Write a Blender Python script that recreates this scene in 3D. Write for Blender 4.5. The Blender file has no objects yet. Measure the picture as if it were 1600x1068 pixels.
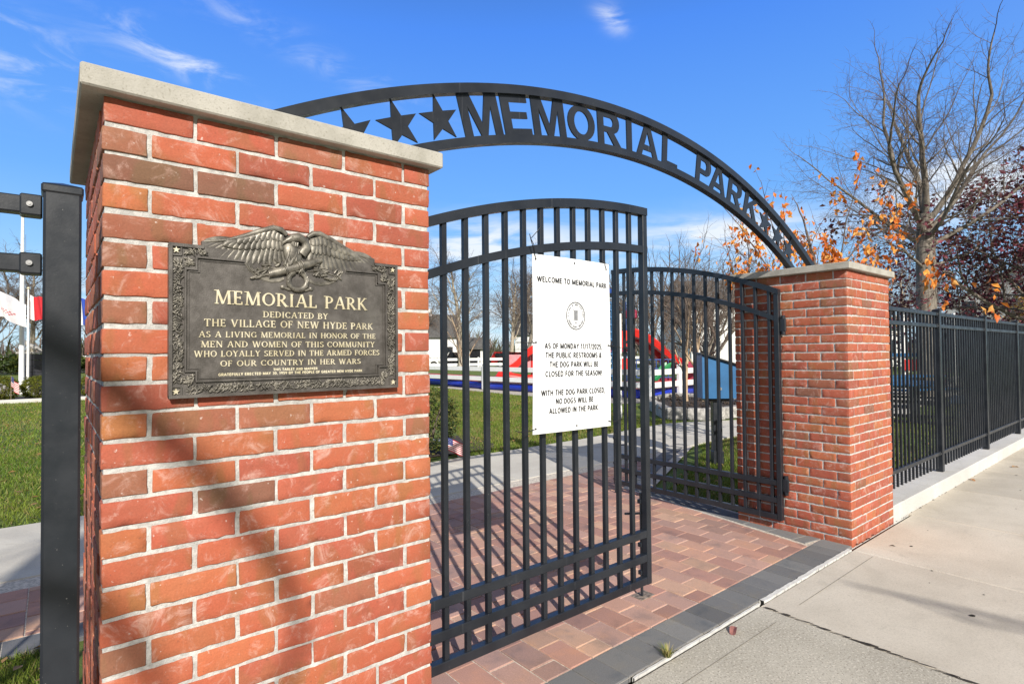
import bpy, bmesh, math, random
import numpy as np
from mathutils import Vector, Matrix, noise
R = math.radians
PI = math.pi
scene = bpy.context.scene
COL = scene.collection

# ------------------------------------------------------------------ camera, sky, sun, exposure
CAM_H = 1.42
cam_d = bpy.data.cameras.new('camera')
cam = bpy.data.objects.new('camera', cam_d)
COL.objects.link(cam)
yaw, pitch, roll = R(39.3145), R(1.1262), R(-0.5446)
Fv = Vector((math.sin(yaw)*math.cos(pitch), math.cos(yaw)*math.cos(pitch), math.sin(pitch)))
Rv = Vector((math.cos(yaw), -math.sin(yaw), 0)); Uv = Rv.cross(Fv)
c_, s_ = math.cos(roll), math.sin(roll)
R2 = Rv*c_ + Uv*s_; U2 = -Rv*s_ + Uv*c_
M3 = Matrix((R2, U2, -Fv)).transposed()
cam.matrix_world = Matrix.Translation((0, 0, CAM_H)) @ M3.to_4x4()
cam_d.sensor_width = 36; cam_d.lens = 877.3/1600*36
cam_d.clip_start = 0.05; cam_d.clip_end = 2000
scene.camera = cam

SUN_EL, SUN_AZ = R(29.0), R(202.2)          # azimuth of the sun, clockwise from +Y
sun_to = Vector((math.sin(SUN_AZ)*math.cos(SUN_EL), math.cos(SUN_AZ)*math.cos(SUN_EL), math.sin(SUN_EL)))
world = bpy.data.worlds.new('World'); scene.world = world
world.use_nodes = True
wn, wl = world.node_tree.nodes, world.node_tree.links
wn.clear()
sky = wn.new('ShaderNodeTexSky'); sky.sky_type = 'NISHITA'; sky.sun_disc = False
sky.sun_elevation = SUN_EL; sky.sun_rotation = SUN_AZ
sky.altitude = 0; sky.air_density = 1.0; sky.dust_density = 0.2; sky.ozone_density = 2.5
hs = wn.new('ShaderNodeHueSaturation'); hs.inputs['Saturation'].default_value = 1.18; hs.inputs['Value'].default_value = 1.0
wl.new(sky.outputs[0], hs.inputs['Color'])
tc = wn.new('ShaderNodeTexCoord')
def wmath(op, a, b=None):
    n = wn.new('ShaderNodeMath'); n.operation = op
    for i, v in enumerate((a, b)):
        if v is None: continue
        if isinstance(v, (int, float)): n.inputs[i].default_value = v
        else: wl.new(v, n.inputs[i])
    return n.outputs[0]
def wvec(op, a, b):
    n = wn.new('ShaderNodeVectorMath'); n.operation = op
    for i, v in enumerate((a, b)):
        if isinstance(v, (tuple, list, Vector)): n.inputs[i].default_value = tuple(v)
        else: wl.new(v, n.inputs[i])
    return n.outputs['Value'] if op == 'DOT_PRODUCT' else n.outputs[0]
def cloud_patch(az, el, wa, we, tilt, strength):
    """soft elliptical bank of cloud centred on a compass direction"""
    az, el = R(az), R(el)
    d = Vector((math.sin(az)*math.cos(el), math.cos(az)*math.cos(el), math.sin(el)))
    t = Vector((math.cos(az), -math.sin(az), 0)); u = t.cross(d)
    tt = t*math.cos(R(tilt)) + u*math.sin(R(tilt)); uu = u*math.cos(R(tilt)) - t*math.sin(R(tilt))
    off = wvec('SUBTRACT', tc.outputs['Generated'], d)
    a = wmath('DIVIDE', wvec('DOT_PRODUCT', off, tt), math.sin(R(wa)))
    b = wmath('DIVIDE', wvec('DOT_PRODUCT', off, uu), math.sin(R(we)))
    r2 = wmath('ADD', wmath('MULTIPLY', a, a), wmath('MULTIPLY', b, b))
    e = wmath('POWER', 2.718, wmath('MULTIPLY', r2, -1.0))
    front = wmath('GREATER_THAN', wvec('DOT_PRODUCT', tc.outputs['Generated'], d), 0.2)
    return wmath('MULTIPLY', wmath('MULTIPLY', e, front), strength)
def wnoise(scale, stretch, detail, rough, dist):
    mp = wn.new('ShaderNodeMapping'); mp.inputs['Scale'].default_value = stretch
    wl.new(tc.outputs['Generated'], mp.inputs['Vector'])
    n = wn.new('ShaderNodeTexNoise'); n.inputs['Scale'].default_value = scale
    n.inputs['Detail'].default_value = detail; n.inputs['Roughness'].default_value = rough
    n.inputs['Distortion'].default_value = dist
    wl.new(mp.outputs[0], n.inputs['Vector'])
    return n.outputs[0]
def wramp(v, lo, hi):
    n = wn.new('ShaderNodeMapRange'); n.interpolation_type = 'SMOOTHSTEP'
    n.inputs['From Min'].default_value = lo; n.inputs['From Max'].default_value = hi
    wl.new(v, n.inputs['Value']); return n.outputs[0]
cirrus = wramp(wnoise(9.0, (1, 1, 3.2), 9, 0.62, 0.6), 0.44, 0.76)
bank = wramp(wnoise(7.0, (1, 1, 3.8), 8, 0.58, 0.35), 0.34, 0.62)
high = None
for p in ((-3, 22.0, 6, 2.6, -4, 0.75), (8.5, 24.8, 4.2, 1.3, -18, 1.0), (49.8, 30.6, 1.5, 0.8, -40, 0.75), (20, 27, 9, 1.1, -18, 0.45)):
    o = cloud_patch(*p); high = o if high is None else wmath('ADD', high, o)
low = None
for p in ((60, 10.4, 8, 2.0, 0, 1.5), (38, 10.6, 9, 2.4, 0, 1.4), (79, 13.0, 6, 2.6, 0, 1.3), (12, 4.0, 20, 3.0, 0, 0.8), (50, 3.5, 30, 2.8, 0, 0.6)):
    o = cloud_patch(*p); low = o if low is None else wmath('ADD', low, o)
cl = wmath('ADD', wmath('MULTIPLY', high, cirrus), wmath('MULTIPLY', low, bank))
cl = wmath('MINIMUM', cl, 0.88)
wmix = wn.new('ShaderNodeMix'); wmix.data_type = 'RGBA'
sep = wn.new('ShaderNodeSeparateXYZ'); wl.new(tc.outputs['Generated'], sep.inputs[0])
grad = wn.new('ShaderNodeValToRGB'); er = grad.color_ramp
for i, (p, c) in enumerate(((0.0, (3.1, 4.7, 5.9)), (0.09, (2.3, 4.2, 6.1)), (0.26, (1.02, 2.75, 6.2)), (0.50, (0.50, 1.75, 5.9)), (0.64, (0.34, 0.95, 2.7)), (1.0, (0.24, 0.55, 1.35)))):
    e = er.elements[i] if i < 2 else er.elements.new(p)
    e.position = p; e.color = (*c, 1)
wl.new(sep.outputs[2], grad.inputs[0])
smix = wn.new('ShaderNodeMix'); smix.data_type = 'RGBA'; smix.inputs[0].default_value = 0.88
wl.new(hs.outputs[0], smix.inputs[6]); wl.new(grad.outputs[0], smix.inputs[7])
# pale glare round the sun (behind the viewer)
glow = wramp(wvec('DOT_PRODUCT', tc.outputs['Generated'], sun_to), -0.35, 0.95)
gmix = wn.new('ShaderNodeMix'); gmix.data_type = 'RGBA'; wl.new(glow, gmix.inputs[0])
wl.new(smix.outputs[2], gmix.inputs[6]); gmix.inputs[7].default_value = (3.0, 2.9, 2.7, 1)
wl.new(cl, wmix.inputs['Factor']); wl.new(gmix.outputs[2], wmix.inputs[6])
wmix.inputs[7].default_value = (5.6, 5.9, 6.2, 1)
bg = wn.new('ShaderNodeBackground'); bg.inputs['Strength'].default_value = 0.135
wl.new(wmix.outputs[2], bg.inputs['Color'])
wout = wn.new('ShaderNodeOutputWorld'); wl.new(bg.outputs[0], wout.inputs[0])

sun_d = bpy.data.lights.new('sun', 'SUN'); sun_d.energy = 5.0; sun_d.angle = R(0.5); sun_d.color = (1.0, 0.945, 0.865)
sun = bpy.data.objects.new('sun', sun_d); COL.objects.link(sun)
sun.rotation_euler = (-sun_to).to_track_quat('-Z', 'Y').to_euler(); sun.location = (-8, -14, 12)
vs = scene.view_settings
vs.view_transform = 'Standard'; vs.look = 'None'; vs.gamma = 1; vs.use_curve_mapping = False
vs.exposure = 0.30

# ------------------------------------------------------------------ helpers
class MB:
    """collects geometry; build() links it as ONE mesh object"""
    def __init__(s): s.v = []; s.f = []; s.c = []; s.mi = []; s.sm = []
    def add(s, vs, fs, col=(1, 1, 1), mi=0, smooth=False):
        o = len(s.v); s.v.extend(vs)
        for f in fs:
            s.f.append([i+o for i in f]); s.c.append(col); s.mi.append(mi); s.sm.append(smooth)
    def box(s, x0, x1, y0, y1, z0, z1, bev=0.0, **k):
        if bev <= 0:
            vs = [(x, y, z) for z in (z0, z1) for y in (y0, y1) for x in (x0, x1)]
            s.add(vs, [(0, 2, 3, 1), (4, 5, 7, 6), (0, 1, 5, 4), (2, 6, 7, 3), (0, 4, 6, 2), (1, 3, 7, 5)], **k)
        else:
            s.rbox(((x0+x1)/2, (y0+y1)/2, (z0+z1)/2), (x1-x0, y1-y0, z1-z0), None, bev, **k)
    def rbox(s, c, size, rot=None, bev=0.003, **k):
        c = Vector(c); h = [d/2 for d in size]; bev = min(bev, min(h)*0.95)
        vs = []; idx = {}
        for ax in range(3):
            for sx in (-1, 1):
                for sy in (-1, 1):
                    for sz in (-1, 1):
                        p = [sx*(h[0]-bev), sy*(h[1]-bev), sz*(h[2]-bev)]
                        p[ax] += (sx, sy, sz)[ax]*bev
                        idx[(ax, sx, sy, sz)] = len(vs)
                        q = Vector(p)
                        if rot is not None: q = rot @ q
                        vs.append(tuple(c+q))
        fs = []
        for ax in range(3):
            a, b = [i for i in range(3) if i != ax]
            for sg in (-1, 1):
                q = []
                for (p, r) in ((-1, -1), (1, -1), (1, 1), (-1, 1)):
                    t = [0, 0, 0]; t[ax] = sg; t[a] = p; t[b] = r; q.append(idx[(ax, *t)])
                if (sg > 0) != (ax != 1): q.reverse()
                fs.append(q)
        for ax in range(3):
            a, b = [i for i in range(3) if i != ax]
            for sa in (-1, 1):
                for sb in (-1, 1):
                    q = []
                    for (face, e) in ((a, -1), (a, 1), (b, 1), (b, -1)):
                        t = [0, 0, 0]; t[a] = sa; t[b] = sb; t[ax] = e; q.append(idx[(face, *t)])
                    if (sa*sb > 0) != (ax != 1): q.reverse()
                    fs.append(q[::-1])
        for sx in (-1, 1):
            for sy in (-1, 1):
                for sz in (-1, 1):
                    q = [idx[(ax, sx, sy, sz)] for ax in range(3)]
                    if sx*sy*sz < 0: q.reverse()
                    fs.append(q)
        s.add(vs, fs, **k)
    def tube(s, path, rad, n=6, cap=True, smooth=True, up=None, **k):
        path = [Vector(p) for p in path]
        if not isinstance(rad, (list, tuple)): rad = [rad]*len(path)
        vs = []; prev = None
        for i, p in enumerate(path):
            d = (path[min(i+1, len(path)-1)]-path[max(i-1, 0)])
            if d.length < 1e-9: d = Vector((0, 0, 1))
            d.normalize()
            if prev is None:
                a = Vector((0, 0, 1)) if abs(d.z) < 0.9 else Vector((1, 0, 0))
                prev = d.cross(a).normalized()
            e = (prev-d*prev.dot(d))
            e = e.normalized() if e.length > 1e-6 else d.orthogonal().normalized()
            prev = e; g = d.cross(e)
            for j in range(n):
                t = 2*PI*j/n
                vs.append(tuple(p+(e*math.cos(t)+g*math.sin(t))*rad[i]))
        fs = []
        for i in range(len(path)-1):
            for j in range(n):
                fs.append((i*n+j, i*n+(j+1) % n, (i+1)*n+(j+1) % n, (i+1)*n+j))
        s.add(vs, fs, smooth=smooth, **k)
        if cap and n > 2:
            m = (len(path)-1)*n; o = len(vs)
            s.add(vs[:n], [tuple(range(n))[::-1]], **k); s.add(vs[m:], [tuple(range(n))], **k)
    def ell(s, c, r, nu=12, nv=8, rot=None, **k):
        vs = []; c = Vector(c)
        for i in range(nv+1):
            th = PI*i/nv
            for j in range(nu):
                ph = 2*PI*j/nu
                q = Vector((r[0]*math.sin(th)*math.cos(ph), r[1]*math.sin(th)*math.sin(ph), r[2]*math.cos(th)))
                if rot is not None: q = rot @ q
                vs.append(tuple(c+q))
        fs = [(i*nu+j, (i+1)*nu+j, (i+1)*nu+(j+1) % nu, i*nu+(j+1) % nu) for i in range(nv) for j in range(nu)]
        s.add(vs, fs, smooth=True, **k)
    def prism(s, poly, frm, a, b, **k):
        """extrude a 2-D polygon (list of (u,v)) from depth a to b; frm(u,v,d)->xyz"""
        n = len(poly)
        vs = [tuple(frm(u, v, a)) for u, v in poly]+[tuple(frm(u, v, b)) for u, v in poly]
        fs = [tuple(range(n))[::-1], tuple(range(n, 2*n))]+[(i, (i+1) % n, (i+1) % n+n, i+n) for i in range(n)]
        s.add(vs, fs, **k)
    def build(s, name, mat, parent=None, tri=False, normals=True):
        me = bpy.data.meshes.new(name)
        me.from_pydata([tuple(v) for v in s.v], [], s.f)
        mats = mat if isinstance(mat, (list, tuple)) else [mat]
        for m in mats: me.materials.append(m)
        if len(mats) > 1: me.polygons.foreach_set('material_index', s.mi)
        me.polygons.foreach_set('use_smooth', s.sm)
        at = me.attributes.new('Col', 'FLOAT_COLOR', 'FACE')
        at.data.foreach_set('color', np.array([(*c[:3], 1) for c in s.c], dtype=np.float32).ravel())
        if normals:
            bm = bmesh.new(); bm.from_mesh(me); bmesh.ops.recalc_face_normals(bm, faces=bm.faces); bm.to_mesh(me); bm.free()
        me.update()
        o = bpy.data.objects.new(name, me); COL.objects.link(o)
        if parent is not None: o.parent = parent
        return o

def tag(o, label=None, cat=None, group=None, kind=None):
    if label: o['label'] = label
    if cat: o['category'] = cat
    if group: o['group'] = group
    if kind: o['kind'] = kind
    return o
def empty(name, loc, label, cat, group=None, rz=0, fix=True):
    o = bpy.data.objects.new(name, None); COL.objects.link(o)
    o.location = (*G(loc[0], loc[1]), loc[2]) if fix else loc; o.rotation_euler = (0, 0, rz); o.empty_display_size = 0.1
    return tag(o, label, cat, group, 'thing')
def struct(o): o['kind'] = 'structure'; return o
def kids(o): return [c for c in bpy.data.objects if c.parent == o]
def copy_tree(o, parent=None):
    c = o.copy(); COL.objects.link(c)
    if parent is not None: c.parent = parent
    for ch in kids(o): copy_tree(ch, c)
    return c

# ---- materials
class Nt:
    def __init__(s, name):
        s.m = bpy.data.materials.new(name); s.m.use_nodes = True
        s.n = s.m.node_tree.nodes; s.l = s.m.node_tree.links
        s.b = s.n['Principled BSDF']; s.tc = s.n.new('ShaderNodeTexCoord')
    def set(s, **k):
        for a, v in k.items(): s.b.inputs[a.replace('_', ' ')].default_value = v
    def noise(s, scale, detail=4, rough=0.55, stretch=None, dist=0.0, out=0, coord='Object'):
        n = s.n.new('ShaderNodeTexNoise'); n.inputs['Scale'].default_value = scale
        n.inputs['Detail'].default_value = detail; n.inputs['Roughness'].default_value = rough; n.inputs['Distortion'].default_value = dist
        if stretch:
            mp = s.n.new('ShaderNodeMapping'); mp.inputs['Scale'].default_value = stretch
            s.l.new(s.tc.outputs[coord], mp.inputs[0]); s.l.new(mp.outputs[0], n.inputs['Vector'])
        else: s.l.new(s.tc.outputs[coord], n.inputs['Vector'])
        return n.outputs[out]
    def vor(s, scale, feature='F1'):
        n = s.n.new('ShaderNodeTexVoronoi'); n.inputs['Scale'].default_value = scale; n.feature = feature
        s.l.new(s.tc.outputs['Object'], n.inputs['Vector']); return n.outputs
    def ramp(s, v, lo, hi, a=0.0, b=1.0):
        n = s.n.new('ShaderNodeMapRange'); n.interpolation_type = 'SMOOTHSTEP'
        n.inputs[1].default_value = lo; n.inputs[2].default_value = hi; n.inputs[3].default_value = a; n.inputs[4].default_value = b
        s.l.new(v, n.inputs[0]); return n.outputs[0]
    def mix(s, f, a, b, mode='MIX'):
        n = s.n.new('ShaderNodeMix'); n.data_type = 'RGBA'; n.blend_type = mode
        for i, v in ((0, f), (6, a), (7, b)):
            if isinstance(v, (int, float)): n.inputs[i].default_value = v
            elif isinstance(v, tuple): n.inputs[i].default_value = (*v[:3], 1)
            else: s.l.new(v, n.inputs[i])
        return n.outputs[2]
    def math(s, op, a, b=0.0):
        n = s.n.new('ShaderNodeMath'); n.operation = op
        for i, v in enumerate((a, b)):
            if isinstance(v, (int, float)): n.inputs[i].default_value = v
            else: s.l.new(v, n.inputs[i])
        return n.outputs[0]
    def attr(s):
        n = s.n.new('ShaderNodeAttribute'); n.attribute_name = 'Col'; return n.outputs['Color']
    def col(s, v): s.l.new(v, s.b.inputs['Base Color']) if not isinstance(v, tuple) else s.set(Base_Color=(*v, 1)); return s
    def rough(s, v): s.l.new(v, s.b.inputs['Roughness'])
    def bump(s, v, strength=0.3, dist=0.01):
        n = s.n.new('ShaderNodeBump'); n.inputs['Strength'].default_value = strength; n.inputs['Distance'].default_value = dist
        s.l.new(v, n.inputs['Height']); s.l.new(n.outputs[0], s.b.inputs['Normal'])

def simple(name, rgb, rough=0.5, metal=0.0, var=0.12, scale=8.0, bump=0.0, bscale=60.0, attr=False, spec=0.5):
    t = Nt(name); t.set(Roughness=rough, Metallic=metal)
    t.b.inputs['Specular IOR Level'].default_value = spec
    base = t.attr() if attr else None
    n = t.noise(scale, 5, 0.6)
    lo = tuple(c*(1-var*2) for c in rgb); hi = tuple(min(1, c*(1+var)) for c in rgb)
    c = t.mix(t.ramp(n, 0.3, 0.7), lo, hi)
    if attr: c = t.mix(1.0, c, base, 'MULTIPLY')
    t.col(c)
    if bump: t.bump(t.noise(bscale, 4), bump, 0.005)
    return t.m

def mat_brick():
    t = Nt('brick'); base = t.attr()
    mot = t.ramp(t.noise(11, 4, 0.6), 0.35, 0.68)
    c = t.mix(t.math('MULTIPLY', mot, 0.45), base, t.mix(1.0, base, (1.16, 0.84, 0.80), 'MULTIPLY'))
    brn = t.ramp(t.noise(15, 2, 0.4, stretch=(1, 1, 0.45)), 0.52, 0.62)
    c = t.mix(t.math('MULTIPLY', brn, 0.75), c, t.mix(1.0, base, (0.84, 1.03, 0.86), 'MULTIPLY'))
    soot = t.ramp(t.noise(9, 5, 0.7, stretch=(1, 1, 0.6)), 0.55, 0.75)
    c = t.mix(t.math('MULTIPLY', soot, 0.45), c, t.mix(1.0, base, (0.60, 0.62, 0.64), 'MULTIPLY'))
    fine = t.noise(210, 3, 0.7)
    c = t.mix(0.35, c, t.mix(t.ramp(fine, 0.3, 0.7), (0.72, 0.7, 0.68), (1.15, 1.12, 1.1)), 'MULTIPLY')
    eff = t.ramp(t.noise(16, 7, 0.76, dist=0.7), 0.50, 0.74)
    c = t.mix(t.math('MULTIPLY', eff, 0.62), c, (0.62, 0.42, 0.36))
    sp = t.ramp(t.noise(62, 3, 0.6), 0.66, 0.74)
    c = t.mix(t.math('MULTIPLY', sp, 0.6), c, (0.66, 0.57, 0.52))
    dk = t.ramp(t.noise(130, 2, 0.5), 0.66, 0.74)
    c = t.mix(t.math('MULTIPLY', dk, 0.4), c, (0.10, 0.05, 0.035))
    t.col(c); t.set(Roughness=0.85)
    t.bump(t.math('ADD', t.noise(140, 6, 0.7), t.math('MULTIPLY', t.noise(34, 3), 0.8)), 0.45, 0.004)
    return t.m
def mat_mortar():
    t = Nt('mortar')
    c = t.mix(t.ramp(t.noise(40, 5, 0.6), 0.3, 0.72), (0.40, 0.39, 0.37), (0.66, 0.645, 0.61))
    c = t.mix(t.ramp(t.noise(6, 3), 0.5, 0.75), c, (0.40, 0.395, 0.38))
    c = t.mix(t.math('MULTIPLY', t.ramp(t.noise(95, 4, 0.7), 0.56, 0.70), 0.45), c, (0.25, 0.24, 0.22))
    t.col(c); t.set(Roughness=0.9); t.bump(t.noise(160, 5, 0.7), 0.8, 0.006); return t.m
def mat_cap():
    t = Nt('limestone')
    c = t.mix(t.ramp(t.noise(9, 5, 0.6), 0.3, 0.7), (0.31, 0.295, 0.255), (0.43, 0.41, 0.365))
    c = t.mix(t.math('MULTIPLY', t.ramp(t.noise(160, 3, 0.6), 0.55, 0.72), 0.6), c, (0.20, 0.18, 0.14))
    c = t.mix(t.math('MULTIPLY', t.ramp(t.noise(4, 4, 0.6, stretch=(1, 1, 0.5)), 0.55, 0.8), 0.5), c, (0.27, 0.24, 0.18))
    t.col(c); t.set(Roughness=0.9); t.bump(t.noise(120, 6, 0.75), 0.55, 0.004); return t.m
def mat_paint_black():
    t = Nt('black_painted_steel')
    c = t.mix(t.ramp(t.noise(5, 4), 0.3, 0.7), (0.010, 0.0125, 0.0175), (0.019, 0.0225, 0.029))
    c = t.mix(t.math('MULTIPLY', t.ramp(t.noise(90, 3, 0.6, stretch=(1, 1, 0.25)), 0.68, 0.80), 0.35), c, (0.10, 0.105, 0.11))
    scr = t.ramp(t.noise(70, 2, 0.5, stretch=(1, 1, 0.02)), 0.70, 0.76)
    c = t.mix(t.math('MULTIPLY', scr, 0.30), c, (0.11, 0.115, 0.125))
    c = t.mix(t.math('MULTIPLY', t.ramp(t.noise(190, 2, 0.6), 0.74, 0.78), 0.7), c, (0.30, 0.29, 0.27))
    t.col(c); t.rough(t.ramp(t.noise(14, 5, 0.6), 0.3, 0.75, 0.30, 0.46))
    t.bump(t.noise(260, 3), 0.06, 0.002); return t.m
def mat_bronze(name, lo, hi, rough, bump, metal):
    t = Nt(name)
    c = t.mix(t.ramp(t.noise(26, 5, 0.65), 0.35, 0.7), lo, hi)
    c = t.mix(t.math('MULTIPLY', t.ramp(t.noise(7, 4, 0.6), 0.5, 0.8), 0.35), c, (0.20, 0.19, 0.17))
    t.col(c); t.set(Metallic=metal); t.rough(t.ramp(t.noise(60, 4), 0.3, 0.7, rough-0.08, rough+0.12))
    t.bump(t.noise(300, 4, 0.6), bump, 0.002); return t.m
def mat_concrete(name, a, b, speck, sp_amt, stain=(0.30, 0.26, 0.20), gs=150):
    t = Nt(name)
    c = t.mix(t.ramp(t.noise(1.6, 6, 0.65), 0.3, 0.7), a, b)
    c = t.mix(t.math('MULTIPLY', t.ramp(t.noise(0.9, 5, 0.7, dist=0.5), 0.52, 0.75), 0.35), c, stain)
    c = t.mix(t.math('MULTIPLY', t.ramp(t.noise(gs, 2, 0.6), 0.54, 0.66), sp_amt), c, speck)
    c = t.mix(t.math('MULTIPLY', t.ramp(t.noise(gs*1.15, 2, 0.6, stretch=(1.1, 0.9, 1)), 0.57, 0.67), sp_amt), c, (0.13, 0.11, 0.09))
    c = t.mix(t.math('MULTIPLY', t.ramp(t.noise(34, 2, 0.5), 0.70, 0.78), 0.6), c, (0.20, 0.17, 0.13))
    c = t.mix(t.math('MULTIPLY', t.ramp(t.noise(75, 3, 0.7), 0.42, 0.70), 0.22), c, (0.26, 0.23, 0.195))
    c = t.mix(t.math('MULTIPLY', t.ramp(t.noise(3.2, 6, 0.75, dist=1.2), 0.56, 0.72), 0.30), c, (0.27, 0.25, 0.21))
    c = t.mix(1.0, c, t.attr(), 'MULTIPLY')
    t.col(c); t.set(Roughness=0.92); t.bump(t.noise(220, 4, 0.7), 0.35, 0.004); return t.m
def mat_paver():
    t = Nt('paver'); base = t.attr()
    c = t.mix(t.math('MULTIPLY', t.ramp(t.noise(5.5, 4, 0.6, dist=0.3), 0.50, 0.74), 0.60), base, t.mix(1.0, base, (0.48, 0.58, 0.68), 'MULTIPLY'))
    c = t.mix(t.math('MULTIPLY', t.ramp(t.noise(8, 3), 0.5, 0.8), 0.5), c, t.mix(1.0, base, (1.3, 1.15, 0.9), 'MULTIPLY'))
    c = t.mix(0.5, c, t.mix(t.ramp(t.noise(190, 3, 0.7), 0.3, 0.7), (0.66, 0.66, 0.66), (1.2, 1.2, 1.2)), 'MULTIPLY')
    c = t.mix(t.math('MULTIPLY', t.ramp(t.noise(110, 2), 0.72, 0.78), 0.5), c, (0.5, 0.47, 0.43))
    t.col(c); t.set(Roughness=0.88); t.bump(t.noise(180, 5, 0.7), 0.4, 0.004); return t.m
def mat_lawn():
    t = Nt('lawn_soil')
    c = t.mix(t.ramp(t.noise(0.9, 6, 0.65), 0.35, 0.68), (0.085, 0.14, 0.016), (0.15, 0.19, 0.03))
    c = t.mix(t.math('MULTIPLY', t.ramp(t.noise(0.25, 4, 0.6), 0.5, 0.8), 0.6), c, (0.17, 0.15, 0.05))
    c = t.mix(t.math('MULTIPLY', t.ramp(t.noise(24, 4, 0.7), 0.5, 0.75), 0.6), c, (0.05, 0.075, 0.012))
    t.col(c); t.set(Roughness=0.95); t.bump(t.noise(60, 5, 0.8), 0.8, 0.03); return t.m
def mat_leaf(name, rough=0.55, trans=0.25):
    t = Nt(name); t.col(t.attr()); t.set(Roughness=rough)
    t.b.inputs['Specular IOR Level'].default_value = 0.3
    tr = t.n.new('ShaderNodeBsdfTranslucent'); t.l.new(t.n[-1].outputs[0] if False else t.attr(), tr.inputs[0])
    mx = t.n.new('ShaderNodeMixShader'); mx.inputs[0].default_value = trans
    out = t.n['Material Output']
    t.l.new(t.b.outputs[0], mx.inputs[1]); t.l.new(tr.outputs[0], mx.inputs[2]); t.l.new(mx.outputs[0], out.inputs[0])
    return t.m
def mat_bark(name, a, b):
    t = Nt(name)
    c = t.mix(t.ramp(t.noise(14, 6, 0.7, stretch=(1, 1, 0.25)), 0.35, 0.68), a, b)
    t.col(c); t.set(Roughness=0.9); t.bump(t.noise(30, 6, 0.7, stretch=(1, 1, 0.2)), 0.8, 0.02); return t.m

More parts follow.
